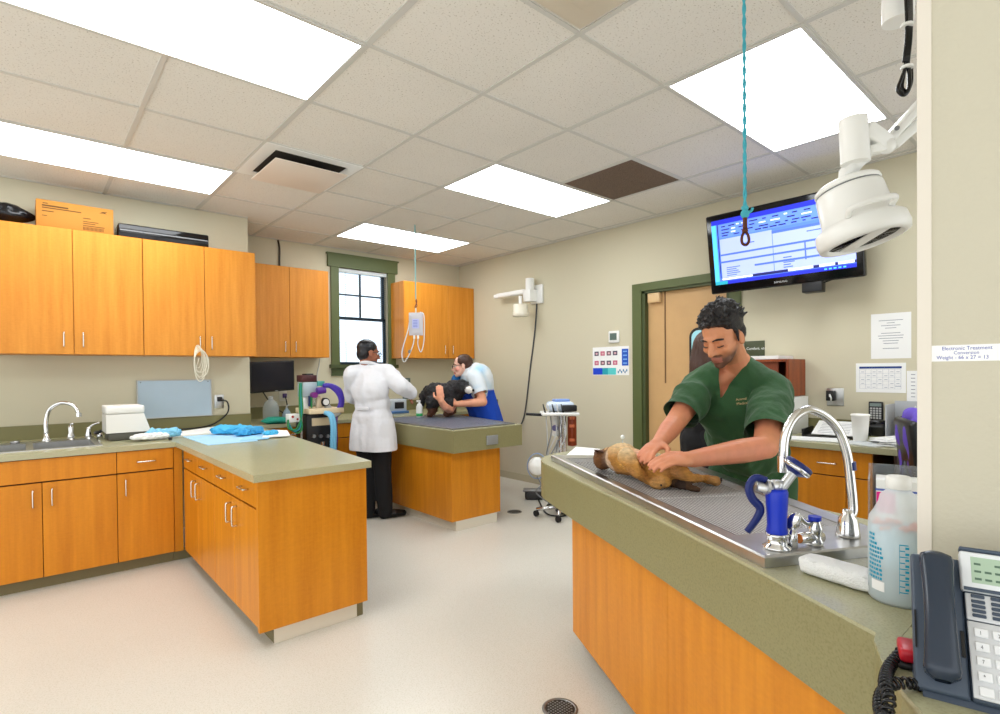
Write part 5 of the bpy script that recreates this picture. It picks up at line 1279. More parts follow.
p = onz(623, 449, .9145); dS = (p-EYE).dot(FW)
MB().tube([p, at(622.5, 440, dS)], .0035).build('stem', M_LGREY, t); MB().ell(at(622.5, 437, dS), .014).build('tip', M_WHITE, t); MB().cyl(p, p+V((0, 0, .008)), .02).build('foot', M_WHITE, t)
# ================================================================== PEOPLE AND ANIMALS
M_SKIN = mat('skin_tone', (210, 150, 112), .5, vcol=True, var=.05, vscale=30)
M_EYEW = mat('eye_white', (236, 232, 226), .25); M_IRIS = mat('iris_brown', (40, 26, 18), .2)
def L3(c): return tuple(lin(x) for x in c)+(1,)
def mixc(a, b, t): t = max(0, min(1, t)); return tuple(a[i]*(1-t)+b[i]*t for i in range(3))+(1,)
class Frame3:
    def __init__(s, c, f, u, k=1.0):
        s.c = V(c); s.f = V(f).normalized(); s.r = s.f.cross(V(u)).normalized(); s.u = s.r.cross(s.f).normalized(); s.k = k
        s.R = Matrix((s.r, s.f, s.u)).transposed()
    def __call__(s, x, y, z): return s.c+(s.r*x+s.f*y+s.u*z)*s.k
    def loc(s, p): q = V(p)-s.c; return V((q.dot(s.r), q.dot(s.f), q.dot(s.u)))/s.k
    def rad(s, a, b, c): return (a*s.k, b*s.k, c*s.k)
def head(B, H, jaw=1.0, lids=False):
    if lids:
        for s in (-1, 1): B.ell(H(s*.031, .070, -.001), H.rad(.017, .0135, .0105), H.R, 12)
    B.ell(H(0, -.012, .035), H.rad(.074, .094, .082), H.R)
    B.ell(H(0, .022, -.02), H.rad(.063*jaw, .068, .085), H.R)
    B.ell(H(0, .040, -.075), H.rad(.046*jaw, .045, .036), H.R)
    B.ell(H(0, .066, -.098), H.rad(.024*jaw, .022, .018), H.R)
    B.ell(H(0, .074, .022), H.rad(.046, .018, .012), H.R)
    for s in (-1, 1):
        B.ell(H(s*.040, .056, -.028), H.rad(.022, .024, .020), H.R)
        B.ell(H(s*.080, -.008, -.012), H.rad(.011, .021, .033), H.R, 10)
        B.ell(H(s*.011, .090, -.038), H.rad(.009, .011, .008), H.R, 8)
    B.cone(H(0, .082, .012), H(0, .109, -.033), .0095*H.k, .0130*H.k, 10)
    B.ell(H(0, .084, -.062), H.rad(.023, .012, .0065), H.R, 10); B.ell(H(0, .082, -.074), H.rad(.019, .012, .0075), H.R, 10)
def face_parts(root, H, brow, down=False, glasses=None):
    for s in (-1, 1):
        if down:
            MB().tube(catmull([H(s*.015, .079, -.007), H(s*.031, .0845, -.010), H(s*.047, .074, -.008)], 4), [.0022*H.k]*9, 6).build('eyelashes', brow, root)
            MB().tube(catmull([H(s*.012, .089, .019), H(s*.030, .089, .025), H(s*.053, .071, .020)], 4), [.003*H.k]*4+[.0046*H.k]*4+[.003*H.k], 6).build('eyebrow', brow, root); continue
        e = MB(); e.ell(H(s*.031, .071, .001), H.rad(.0125, .0125, .0105 if not down else .007), H.R); eo = e.build('eye', M_EYEW, root)
        MB().ell(H(s*.031, .0815, -.002 if not down else -.005), H.rad(.0055, .004, .0055), H.R, 10).build('iris', M_IRIS, eo)
        MB().tube(catmull([H(s*.012, .090, .022), H(s*.030, .089, .029), H(s*.052, .070, .022)], 4), [.0035*H.k]*4+[.0048*H.k]*4+[.003*H.k], 6).build('eyebrow', brow, root)
    if glasses:
        for s in (-1, 1):
            c = H(s*.033, .102, -.002); MB().tube([c+(H.r*math.cos(a)*.024+H.u*math.sin(a)*.018)*H.k for a in [2*PI*i/20 for i in range(20)]], .0028*H.k, 6, closed=True).build('glasses_rim', glasses, root)
            MB().tube([H(s*.056, .10, .004), H(s*.078, .05, .006), H(s*.081, -.015, .002)], .0024*H.k, 6).build('glasses_temple', glasses, root)
        MB().tube([H(-.010, .104, .002), H(0, .107, .004), H(.010, .104, .002)], .0024*H.k, 6).build('glasses_bridge', glasses, root)
def hand(B, w, d, n, side, k=1.0, curl=.5, spread=.12):
    """w wrist, d finger direction, n palm normal, side +1/-1 thumb side along d x n"""
    w = V(w); d = V(d).normalized(); n = V(n); n = (n-d*n.dot(d)).normalized(); x = d.cross(n)
    R = Matrix((x, d, n)).transposed()
    B.ell(w+d*.045*k, (.040*k, .052*k, .017*k), R, 14); B.cone(w, w+d*.03*k, .027*k, .026*k)
    for i, (o, l) in enumerate(((.030, .070), (.010, .078), (-.010, .073), (-.029, .058))):
        o *= side; b0 = w+d*.082*k+x*o*k*.95; dr = (d+x*(o*spread*20*.4)).normalized(); r = (.0092-.0006*i)*k; p = b0-d*.02*k; seg = [.46, .30, .24]; a = curl*.35
        B.cone(p, b0, r*1.1, r)
        p = b0
        for j in range(3):
            a += curl*(.55 if j else .35); q = p+(dr*math.cos(a)+n*math.sin(a))*l*k*seg[j]; B.cone(p, q, r*(1-.08*j), r*(1-.08*(j+1)), 10); p = q
    t0 = w+d*.022*k+x*side*.030*k; t1 = t0+(d*.6+x*side*.75+n*.25).normalized()*.036*k; t2 = t1+(d*.85+x*side*.2+n*.4).normalized()*.030*k; t3 = t2+(d*.9-x*side*.1+n*.5).normalized()*.022*k
    B.limb([t0, t1, t2, t3], [.014*k, .0115*k, .0105*k, .0085*k], 10)
def folds(amp, sc=9, st=(1, 1, .35)):
    def f(c, n):
        p = V((c.x*st[0], c.y*st[1], c.z*st[2]))*sc
        return amp*(1-2*abs(noise.noise(p)))+amp*.5*noise.noise(p*2.3)
    return f
def shoe(root, ankle, toe, m, k=1.0):
    a, t_ = V(ankle), V(toe); d = (t_-a); d.z = 0; L = d.length; d.normalize()
    B = Blob(); z0 = .0
    h = V((a.x, a.y, .055)); B.cone(h, h+V((0, 0, .05)), .046*k, .045*k); B.cone(V((a.x, a.y, .04))-d*.02, V((a.x, a.y, .038))+d*L*.55, .042*k, .044*k); B.cone(V((a.x, a.y, .038))+d*L*.5, V((t_.x, t_.y, .032)), .046*k, .032*k)
    o = B.build('shoe', m, root, .009, 4)
    zz = min((chain_matrix(o) @ v.co).z for v in o.data.vertices)
    for v in o.data.vertices:
        if v.co.z+chain_matrix(o).translation.z < .008: v.co.z = .004-chain_matrix(o).translation.z
    return o
def legs(B, hipL, hipR, kneeL, kneeR, ankL, ankR, k=1.0, pad=0):
    for h, kn, an in ((hipL, kneeL, ankL), (hipR, kneeR, ankR)):
        B.limb([h, V(h).lerp(V(kn), .5), kn], [.095*k+pad, .083*k+pad, .062*k+pad]); B.limb([kn, V(kn).lerp(V(an), .35), an], [.060*k+pad, .060*k+pad, .040*k+pad*1.3])

# ---------------------------------------------------------------- the vet in green
K = 1.08
P = at
sR, sL = P(699, 389, 2.72), P(772, 394, 2.60)
pel = P(752, 470, 2.86); chest = P(740, 418, 2.73); nk = P(738, 366, 2.67); 
sx = (sL-sR).normalized(); up_ = ((sR+sL)/2-pel).normalized(); g = sx.cross(up_).normalized()*-1
if g.dot(FW) > 0: g = -g
hc = P(722, 337, 2.53)
Hd = Frame3(hc, -RT*.72-FW*.52-UP*.46, UP*.84-RT*.34-FW*.25, 1.09)
vet_floor = V((pel.x+.05, pel.y, 0))
vet = thing('person', 'dark haired bearded man in green scrubs bending over the tan dog', 'person', vet_floor)
B = Blob()
head(B, Hd, 1.05, True)
B.limb([Hd(0, -.03, -.05), nk.lerp(hc, .25), nk], [.056*K, .058*K, .068*K])
for s_ in (sR, sL): B.cone(nk-up_*.03, s_.lerp(nk, .3), .060*K, .056*K); B.cone(s_.lerp(nk, .3), s_, .058*K, .062*K)
sxR = Matrix((sx, -g, up_)).transposed()
B.ell((sR+sL)/2-up_*.13, (.185, .115, .17), sxR); B.ell(pel+up_*.17, (.155, .11, .16), sxR); B.ell(pel, (.16, .12, .13), sxR)
eR, wR = P(674, 424, 2.54), P(659, 443, 2.36)
eL, wL = P(766, 447, 2.34), P(692, 459, 2.18)
B.limb([sR, sR.lerp(eR, .5), eR], [.060, .056, .047]); B.limb([eR, eR.lerp(wR, .35), wR], [.047, .046, .031])
B.limb([sL, sL.lerp(eL, .5), eL], [.064, .060, .052]); B.limb([eL, eL.lerp(wL, .35), wL], [.051, .052, .034])
hd1 = P(646, 460, 2.13)-wL; hand(B, wL, hd1, UP*-.95+FW*.35, -1, 1.18, .5)
hd2 = P(638, 457, 2.22)-wR; hand(B, wR, hd2, UP*-.75+FW*.3+RT*.3, 1, 1.1, .38)
hipL, hipR = pel+sx*.10-V((0, 0, .03)), pel-sx*.10-V((0, 0, .03))
ank = [V((h.x+.06, h.y, .09)) for h in (hipL, hipR)]
kn = [V((h.x+.03, h.y, .50)) for h in (hipL, hipR)]
legs(B, hipL, hipR, kn[0], kn[1], ank[0], ank[1], 1.05)
skin = L3((206, 138, 98)); skin_d = L3((176, 104, 66)); beard = L3((74, 48, 38)); lip = L3((164, 98, 80)); red = L3((214, 128, 100))
def vcolf(p):
    q = Hd.loc(p); c = skin
    if q.length < .17 and q.z > -.14:
        n = noise.noise(V(p)*60)*.1
        d = max(0, min(1, (-.036-q.z+.25*max(0, .05-q.y))*30))*max(0, min(1, (q.y+.03)*18))
        c = mixc(c, beard, .92*d+n*d)
        if q.y > .07 and -.082 < q.z < -.056 and abs(q.x) < .024: c = mixc(lip, c, .15)
        elif -.056 < q.z < -.044 and abs(q.x) < .028 and q.y > .06: c = mixc(skin, beard, .85)
        if q.y > .06 and abs(q.x) < .055 and -.02 < q.z < .014 and abs(q.x) > .012: c = mixc(c, skin_d, .45)
    else:
        c = mixc(c, red, .4+.5*noise.noise(V(p)*9))
    return c
B.build('body', M_SKIN, vet, .0062, 3, color=vcolf)
M_HAIR = mat('black_hair', (24, 19, 18), .42, bump=.6, bscale=160)
face_parts(vet, Hd, M_HAIR, down=True)
B = Blob(); random.seed(5)
B.ell(Hd(0, -.028, .058), Hd.rad(.085, .096, .080), Hd.R)
B.ell(Hd(0, -.060, .0), Hd.rad(.074, .055, .07), Hd.R)
for i in range(230):
    a = random.uniform(0, 2*PI); e_ = random.uniform(.05, 1.45)
    n_ = V((math.cos(a)*math.cos(e_), math.sin(a)*math.cos(e_), math.sin(e_)))
    p0 = V((n_.x*.080, -.028+n_.y*.092, .060+n_.z*.076))
    if p0.y > .045 and p0.z < .072: continue
    fl = V((random.uniform(-.5, .5), random.uniform(-.9, .3), .45)); L_ = random.uniform(.012, .022)
    q0 = p0+(n_*.8+fl*.55).normalized()*L_
    B.cone(Hd(*p0), Hd(*q0), .0085*Hd.k, .0045*Hd.k, 7)
for i in range(26):
    x_ = -.062+.124*i/25+random.uniform(-.003, .003); zz_ = .078-abs(x_)*.30
    B.cone(Hd(x_, .054-abs(x_)*.45, zz_), Hd(x_+random.uniform(-.012, .010), .080-abs(x_)*.55+random.uniform(-.006, .006), zz_+random.uniform(.002, .024)), .012*Hd.k, .005*Hd.k, 7)
for i in range(6): B.cone(Hd(-.015+.010*i, -.06-.004*i, .125), Hd(-.012+.012*i, -.085-.006*i, .152+random.uniform(-.008, .008)), .006, .0025, 6)
for s in (-1, 1): B.cone(Hd(s*.078, .006, .03), Hd(s*.077, .012, -.016), .010, .005, 8)
B.build('hair', M_HAIR, vet, .0048, 1)
# scrub top
B = Blob()
B.ell((sR+sL)/2-up_*.14, (.205, .138, .19), sxR); B.ell(pel+up_*.18+g*.01, (.19, .145, .19), sxR); B.ell(pel-up_*.02, (.19, .15, .16), sxR); B.cone(pel-up_*.12-sx*.04, pel-up_*.12+sx*.04, .15, .15)
for s_ in (sR, sL): B.cone(nk-up_*.018, s_.lerp(nk, .25), .080, .076); B.cone(s_.lerp(nk, .3), s_, .078, .08)
B.limb([sR, sR.lerp(eR, .77)], [.08, .076]); B.limb([sL, sL.lerp(eL, .82)], [.084, .084])
cutR = (sR.lerp(eR, .74), (eR-sR).normalized()); cutL = (sL.lerp(eL, .79), (eL-sL).normalized())
nf = nk+g*.05
def shirt_cut(c):
    for (o, d) in (cutR, cutL):
        if (c-o).dot(d) > 0 and (c-o).length < .17: return True
    q = c-nf; lx, lz, ly = q.dot(sx), q.dot(up_), q.dot(g)
    if lz > -.068 and -.072-(lz+.068)*.12 < lx < -.068+(lz+.068)*.92 and ly > -.05 and lz < .078: return True
    if (c-nk).dot(up_) > .070 and (c-nk).length < .15: return True
    return False
M_SCRUB = mat('green_scrubs', (42, 80, 44), .85, var=.14, vscale=6, bump=.9, bscale=16, sheen=.1)
so = B.build('scrub_top', M_SCRUB, vet, .009, 5, cut=shirt_cut, disp=lambda c, n: folds(.013, 7, (1, 1, .55))(c, n)+folds(.006, 15, (1.2, .6, .7))(c, n))
# neckline band and embroidery
from mathutils.bvhtree import BVHTree
vm = chain_matrix(vet)
def bvh_of(o): return BVHTree.FromPolygons([chain_matrix(o) @ v.co for v in o.data.vertices], [list(p.vertices) for p in o.data.polygons])
bv = bvh_of(so)
def onsurf(px, py, off=.002):
    r_ = ray(px, py).normalized(); h = bv.ray_cast(EYE, r_)
    return (h[0]-r_*off, h[1]) if h[0] is not None else (None, None)
pe, ne = onsurf(736, 401, .006)
if pe is not None:
    xh = (RT-ne*RT.dot(ne)).normalized(); yh = ne.cross(xh)
    for k, s_ in enumerate(('Animal', 'Medical')): text('embroidery', s_, .017, frame(pe-yh*.021*k+ne*.003, xh, yh), mat('embroidery_tan', (196, 168, 120), .7), vet, ext=.0003)
B = Blob(); legs(B, hipL, hipR, kn[0], kn[1], V((ank[0].x, ank[0].y, .07)), V((ank[1].x, ank[1].y, .07)), 1.05, .014); B.ell(pel-up_*.03, (.175, .135, .13), sxR)
B.build('scrub_trousers', M_SCRUB, vet, .011, 4, disp=folds(.006, 8))
gf = V((g.x, g.y, 0)).normalized()
for a in ank: shoe(vet, a, a+gf*.19, mat('black_shoe', (26, 26, 28), .4))

# ---------------------------------------------------------------- doctor in white coat, back view
DD = 5.28
hc = P(368.5, 353, DD); Hd2 = Frame3(hc, RT*.80+FW*.58-UP*.12, UP, 1.06)
doc_f = onz(379, 517.5, 0); doc = thing('person', 'doctor in long white coat and black trousers seen from behind', 'person', doc_f)
gd = (RT*.45+FW*.89); gd.z = 0; gd.normalize(); sxd = gd.cross(V((0, 0, 1))).normalized()   # right hand side
fc = V((doc_f.x, doc_f.y, 0))
sRd, sLd = P(387, 373, DD-.02), P(352, 374, DD-.05); nkd = P(369, 366, DD)
peld = P(373, 428, DD)
B = Blob(); head(B, Hd2)
B.limb([Hd2(0, -.03, -.06), nkd], [.052, .058])
RB = Matrix((sxd, gd, V((0, 0, 1)))).transposed()
for s_ in (sRd, sLd): B.limb([nkd-V((0, 0, .02)), s_.lerp(nkd, .35), s_], [.055, .055, .058])
B.ell((sRd+sLd)/2-V((0, 0, .13)), (.17, .11, .17), RB); B.ell(peld+V((0, 0, .16)), (.145, .105, .16), RB); B.ell(peld, (.155, .115, .13), RB)
eRd, wRd = P(401, 386, DD-.10), P(412, 394, DD+.05)
eLd, wLd = P(352, 396, DD+.16), P(378, 400, DD+.38)
B.limb([sRd, eRd, wRd], [.055, .045, .03]); B.limb([sLd, eLd, wLd], [.055, .045, .03])
hand(B, wRd, P(409, 403, DD+.14)-wRd, -UP*.4+FW*.5, -1, 1.0, .6); hand(B, wLd, FW*.6+RT*.8-UP*.2, -UP, 1, 1.0, .5)
hRd, hLd = peld+sxd*.085, peld-sxd*.085
aR_, aL_ = fc+sxd*.075+V((0, 0, .09)), fc-sxd*.085-gd*.06+V((0, 0, .09))
legs(B, hLd, hRd, V((aL_.x, aL_.y, .5)).lerp(V((hLd.x, hLd.y, .5)), .5), V((aR_.x, aR_.y, .5)).lerp(V((hRd.x, hRd.y, .5)), .5), aL_, aR_)
skin2 = L3((150, 92, 66))
B.build('body', M_SKIN, doc, .009, 3, color=lambda p: skin2)
face_parts(doc, Hd2, M_HAIR, glasses=mat('thin_glasses', (60, 60, 64), .3, .6))
B = Blob(); B.ell(Hd2(0, -.022, .045), Hd2.rad(.082, .096, .080), Hd2.R); B.ell(Hd2(0, -.052, -.01), Hd2.rad(.074, .058, .072), Hd2.R)
M_HAIR2 = mat('black_short_hair', (20, 18, 22), .3, bump=.3, bscale=120)
B.build('hair', M_HAIR2, doc, .007, 2, cut=lambda c: Hd2.loc(c).y > .055 and Hd2.loc(c).z < .07)
B = Blob()
B.ell((sRd+sLd)/2-V((0, 0, .15)), (.20, .14, .20), RB); B.cone(peld+V((0, 0, .24))-sxd*.05, peld+V((0, 0, .24))+sxd*.05, .135, .135)
hem = P(371, 450, DD).z
B.cone(peld-sxd*.06+V((0, 0, .1)), peld+sxd*.06+V((0, 0, .1)), .145, .145)
for s_ in (-1, 1):
    B.cone(peld+sxd*s_*.07+V((0, 0, .05)), V((peld.x, peld.y, hem+.05))+sxd*s_*.085, .145, .155); B.cone(V((peld.x, peld.y, hem+.05))+sxd*s_*.085, V((peld.x, peld.y, hem-.1))+sxd*s_*.09, .155, .155)
B.cone(peld, V((peld.x, peld.y, hem-.1)), .15, .165)
for s_ in (sRd, sLd): B.cone(nkd-V((0, 0, .035)), s_, .07, .076)
B.limb([sRd, eRd, eRd.lerp(wRd, .9)], [.082, .076, .058]); B.limb([sLd, eLd, eLd.lerp(wLd, .9)], [.078, .070, .055])
M_COAT = mat('white_coat', (222, 222, 226), .85, bump=.8, bscale=13)
B.build('lab_coat', M_COAT, doc, .012, 4, cut=lambda c: c.z < hem, disp=folds(.012, 6, (1.3, 1.3, .5)))
b = MB(); cc_ = nkd+V((0, 0, .015)); b.tube([cc_+(sxd*math.cos(a)*.075+gd*math.sin(a)*.07)+V((0, 0, .02*math.sin(a)*-1)) for a in [2*PI*i/24 for i in range(24)]], .016, 8, closed=True, flat=1.2); b.build('coat_collar', M_COAT, doc)
b = MB(); b.tube([cc_+V((0, 0, .022))+(sxd*math.cos(a)*.068+gd*math.sin(a)*.063) for a in [2*PI*i/24 for i in range(24)]], .010, 8, closed=True); b.build('lanyard', mat('lanyard_dark', (44, 50, 62), .6), doc)
b = MB(); q = peld+V((0, 0, .2))-gd*.155; b.cbox(q, (.16, .012, .03), RB, .004); b.build('coat_belt', M_COAT, doc)
B = Blob(); legs(B, hLd, hRd, V((aL_.x, aL_.y, .5)).lerp(V((hLd.x, hLd.y, .5)), .5), V((aR_.x, aR_.y, .5)).lerp(V((hRd.x, hRd.y, .5)), .5), aL_-V((0, 0, .02)), aR_-V((0, 0, .02)), 1.0, .022); B.ell(peld, (.17, .125, .13), RB)
B.build('trousers', mat('black_trousers', (20, 20, 23), .85), doc, .012, 4, disp=folds(.006, 7))
sd_ = (RT*.85+FW*.5); sd_.z = 0; sd_.normalize()
for a in (aR_, aL_): shoe(doc, a, a+sd_*.19, mat('black_shoe_gloss', (18, 18, 20), .25))

# ---------------------------------------------------------------- woman in blue holding the black dog
WD = 6.42
hc = P(462, 366, WD-.1); Hw = Frame3(hc, -RT*.95-FW*.12-UP*.10, UP*.97-RT*.25, 1.08)
wf = P(489, 470, WD+.12); wf.z = 0
wom = thing('person', 'woman with glasses in blue and white scrub top hugging the black dog', 'person', wf)
gw = -RT.copy(); gw.z = 0; gw.normalize(); lw = -V((FW.x, FW.y, 0)).normalized()     # her left faces the camera
nkw = P(469, 373, WD-.05); shL, shR = P(475, 377, WD-.22), P(469, 378, WD+.16); pelw = P(489, 424, WD+.08); chw = P(477, 392, WD)
B = Blob(); head(B, Hw, .93); B.limb([Hw(0, -.035, -.05), nkw], [.048, .052])
axu = (nkw-pelw).normalized(); RW_ = Frame3(chw, gw, axu).R
B.limb([pelw, chw.lerp(pelw, .4), chw, nkw.lerp(chw, .35)], [.15, .14, .15, .11]); B.limb([nkw, shL], [.055, .06]); B.limb([nkw, shR], [.055, .06])
eLw, wLw = P(483, 402, WD-.30), P(457, 404, WD-.38); eRw, wRw = P(455, 404, WD-.05), P(441, 401, WD-.58)
B.limb([shL, eLw], [.06, .05]); B.limb([eLw, eLw.lerp(wLw, .4), wLw], [.05, .047, .033]); hand(B, wLw, -RT+UP*.1+FW*.2, FW*.8+UP*.2, -1, 1.05, .5)
B.limb([shR, P(458, 396, WD+.0), P(450, 410, WD-.36)], [.06, .05, .045]); B.limb([P(450, 410, WD-.36), P(445, 407, WD-.52), wRw], [.045, .043, .034]); hand(B, wRw, UP*.95-RT*.12+FW*.1, FW, 1, 1.15, .3)
hl_, hr_ = pelw+lw*.09, pelw-lw*.09
al_, ar_ = wf+lw*.1+V((0, 0, .09)), wf-lw*.1+V((0, 0, .09))
legs(B, hl_, hr_, hl_.lerp(al_, .5)+gw*.03, hr_.lerp(ar_, .5)+gw*.03, al_, ar_)
skinw = L3((232, 164, 130)); skinf = L3((240, 190, 168)); rosy = L3((232, 140, 126))
def wcol(p):
    q = Hw.loc(p)
    if q.length < .16:
        c = mixc(skinf, rosy, .8*max(0, 1-((q.x)**2*0+(q.y-.055)**2+(q.z+.03)**2)/.0012))
        if q.y > .075 and -.082 < q.z < -.056 and abs(q.x) < .022: c = L3((200, 84, 84))
        return c
    return mixc(skinw, rosy, .4*noise.noise(V(p)*8))
B.build('body', M_SKIN, wom, .009, 3, color=wcol)
M_HAIRB = mat('brown_hair', (66, 38, 26), .4, bump=.4, bscale=110)
face_parts(wom, Hw, M_HAIRB, glasses=mat('dark_glasses', (24, 22, 26), .3))
B = Blob(); B.ell(Hw(0, -.025, .045), Hw.rad(.082, .096, .080), Hw.R); B.ell(Hw(0, -.062, .0), Hw.rad(.070, .055, .065), Hw.R); B.cone(Hw(0, -.10, .0), Hw(.0, -.155, -.045), .036, .030); B.cone(Hw(0, -.155, -.045), Hw(0, -.17, -.11), .03, .014)
B.build('hair', M_HAIRB, wom, .008, 2, cut=lambda c: Hw.loc(c).y > .048 and Hw.loc(c).z < .08, disp=folds(.004, 30))
B = Blob()
yo = P(477, 379, WD-.06)
B.limb([pelw-V((0, 0, .12)), pelw, chw.lerp(pelw, .35), chw, yo], [.18, .18, .185, .20, .19]); B.ell(P(472, 378, WD-.02), (.15, .2, .12), None)
B.limb([shL, shL.lerp(eLw, .70)], [.10, .085]); B.limb([shR, shR.lerp(P(458, 396, WD), .6)], [.085, .08]); B.cone(P(458, 381, WD+.0), P(470, 384, WD), .08, .12)
blue = L3((18, 72, 190)); white = L3((226, 234, 240)); pale = L3((160, 205, 235)); dteal = L3((20, 90, 150))
cwl = (shL.lerp(eLw, .66), (eLw-shL).normalized())
def scol(p):
    p = V(p); s_ = (p-EYE).dot(FW); y_ = CYP-((p-EYE).dot(UP))/s_*CF; x_ = 500+((p-EYE).dot(RT))/s_*CF
    hz = p.z-(chw.z+.02)
    if (p-cwl[0]).dot(cwl[1]) > -.045 and (p-cwl[0]).length < .13: return white
    t = max(0, min(1, (hz-.0)*60))
    up = mixc(white, pale, .9*max(0, noise.noise(p*5+V((3, 1, 2))))*1.6)
    if (p-P(454, 381, WD)).length < .13: return dteal
    return mixc(blue, up, t)
B.build('scrub_top', mat('blue_white_scrubs', (18, 72, 190), .85, vcol=True, bump=.08, bscale=200), wom, .012, 4, color=scol, cut=lambda c: ((c-cwl[0]).dot(cwl[1]) > 0.0 and (c-cwl[0]).length < .13), disp=folds(.008, 8))
B = Blob(); legs(B, hl_, hr_, hl_.lerp(al_, .5)+gw*.03, hr_.lerp(ar_, .5)+gw*.03, al_-V((0, 0, .02)), ar_-V((0, 0, .02)), 1.0, .018); B.ell(pelw, (.17, .15, .12)); B.build('scrub_trousers', mat('blue_scrubs', (18, 72, 190), .85), wom, .012, 4)
for a in (al_, ar_): shoe(wom, a, a+gw*.18, mat('black_shoe', (26, 26, 28), .4))

# ---------------------------------------------------------------- woman half hidden behind the vet
HD = 3.75
hf = P(704, 500, HD); hf.z = 0
hid = thing('person', 'long brown haired person in black standing behind the green scrubs man', 'person', hf)
hc = P(714, 348, HD); gh = (RT*.95+FW*.3); gh.z = 0; gh.normalize(); sxh = gh.cross(V((0, 0, 1)))
Hh = Frame3(hc, gh-UP*.1, UP, 1.06)
nkh = hc-V((0, 0, .17)); shr, shl = nkh+sxh*.17-V((0, 0, .05)), nkh-sxh*.17-V((0, 0, .05)); pelh = V((hf.x, hf.y, .95)); RH = Matrix((sxh, gh, V((0, 0, 1)))).transposed()
B = Blob(); head(B, Hh, .93); B.limb([Hh(0, -.03, -.05), nkh], [.046, .05])
for s_ in (shr, shl): B.cone(nkh, s_, .05, .05)
B.cone(nkh-V((0, 0, .2)), pelh, .10, .11); B.ell(nkh-V((0, 0, .2)), (.15, .10, .17), RH); B.ell(pelh+V((0, 0, .14)), (.125, .10, .16), RH); B.ell(pelh, (.155, .12, .12), RH)
er_ = P(690, 408, HD-.16); el_ = shl+V((0, 0, -.28))+gh*.02
B.limb([shl, el_, el_+gh*.2+V((0, 0, .0))], [.048, .042, .03]); B.limb([shr, er_, er_+gh*.2], [.048, .042, .03]); hand(B, el_+gh*.2, gh, -UP, 1); hand(B, er_+gh*.2, gh, -UP, -1)
ah = [hf+sxh*s_*.09+V((0, 0, .09)) for s_ in (-1, 1)]
legs(B, pelh-sxh*.085, pelh+sxh*.085, V((hf.x, hf.y, .5))-sxh*.09, V((hf.x, hf.y, .5))+sxh*.09, ah[0], ah[1], .98)
B.build('body', M_SKIN, hid, .010, 3, color=lambda p: L3((214, 150, 118)))
face_parts(hid, Hh, M_HAIRB)
B = Blob(); B.ell(Hh(0, -.022, .045), Hh.rad(.084, .094, .082), Hh.R); B.limb([Hh(0, -.06, .02), Hh(0, -.075, -.12), Hh(0, -.085, -.24)], [.085, .088, .07])
for s_ in (-1, 1): B.limb([Hh(s_*.06, -.03, .03), Hh(s_*.08, -.035, -.1), Hh(s_*.075, -.05, -.24)], [.04, .045, .035])
B.build('hair', M_HAIRB, hid, .009, 3, cut=lambda c: Hh.loc(c).y > .05 and Hh.loc(c).z < .08, disp=folds(.006, 20, (1, 1, .15)))
B = Blob(); B.cone(nkh-V((0, 0, .2)), pelh, .118, .13); B.ell(nkh-V((0, 0, .2)), (.172, .12, .19), RH); B.ell(pelh+V((0, 0, .14)), (.15, .125, .19), RH); B.ell(pelh-V((0, 0, .03)), (.175, .145, .13), RH)
for s_, e_ in ((shr, er_), (shl, el_)): B.cone(nkh-V((0, 0, .04)), s_, .06, .064); B.cone(s_, s_.lerp(e_, .7), .066, .06)
B.build('top', mat('black_cloth', (18, 18, 22), .85), hid, .012, 4, disp=folds(.006, 8))
B = Blob(); legs(B, pelh-sxh*.085, pelh+sxh*.085, V((hf.x, hf.y, .5))-sxh*.09, V((hf.x, hf.y, .5))+sxh*.09, ah[0]-V((0, 0, .02)), ah[1]-V((0, 0, .02)), .98, .016); B.build('trousers', mat('black_cloth', (18, 18, 22), .85), hid, .012, 4)
for a in ah: shoe(hid, a, a+gh*.18, mat('black_shoe', (26, 26, 28), .4))

# ---------------------------------------------------------------- tan dog lying on the grate
zg = .938
def dz(px, py, z): return onz(px, py, z)
chs = dz(622, 459, 1.015); bel = dz(643, 465, 1.01); pv = dz(664, 472, .998); nkt = dz(611, 457, 1.015); hdt = dz(603, 460, 1.00)
dog = thing('dog', 'tan dog lying on its side on the foreground table grate', 'dog', (bel.x, bel.y, zg))
B = Blob()
bx_ = (pv-chs).normalized()
B.limb([nkt, chs, bel, pv], [.050, .070, .054, .048]); B.limb([nkt, hdt], [.048, .047])
B.ell(chs+UP*.006, (.078, .078, .068))
mz = hdt+FW*.06-UP*.022+RT*.012; mz2 = mz+FW*.05-UP*.012; B.limb([hdt, mz, mz2], [.046, .034, .025])
# near fore leg lying over the belly toward the viewer
f1 = dz(627, 457, 1.055); f2 = dz(637, 472, 1.00); f3 = dz(648, 481, .958); f4 = dz(658, 484, .958)
B.limb([f1, f1.lerp(f2, .5), f2, f3, f4], [.040, .034, .025, .017, .023])
# hind legs
h1 = dz(666, 470, 1.0); h2 = dz(680, 471, 1.01); h3 = dz(690, 478, .985); h4 = dz(703, 478.5, .962); h5 = dz(716, 481, .958)
B.limb([h1, h2, h3, h4, h5], [.040, .034, .022, .016, .021])
g1 = dz(668, 466, 1.0); g2 = dz(676, 463, 1.0); g3 = dz(684, 465, .97); B.limb([pv, g1, g2, g3], [.042, .034, .022, .018])
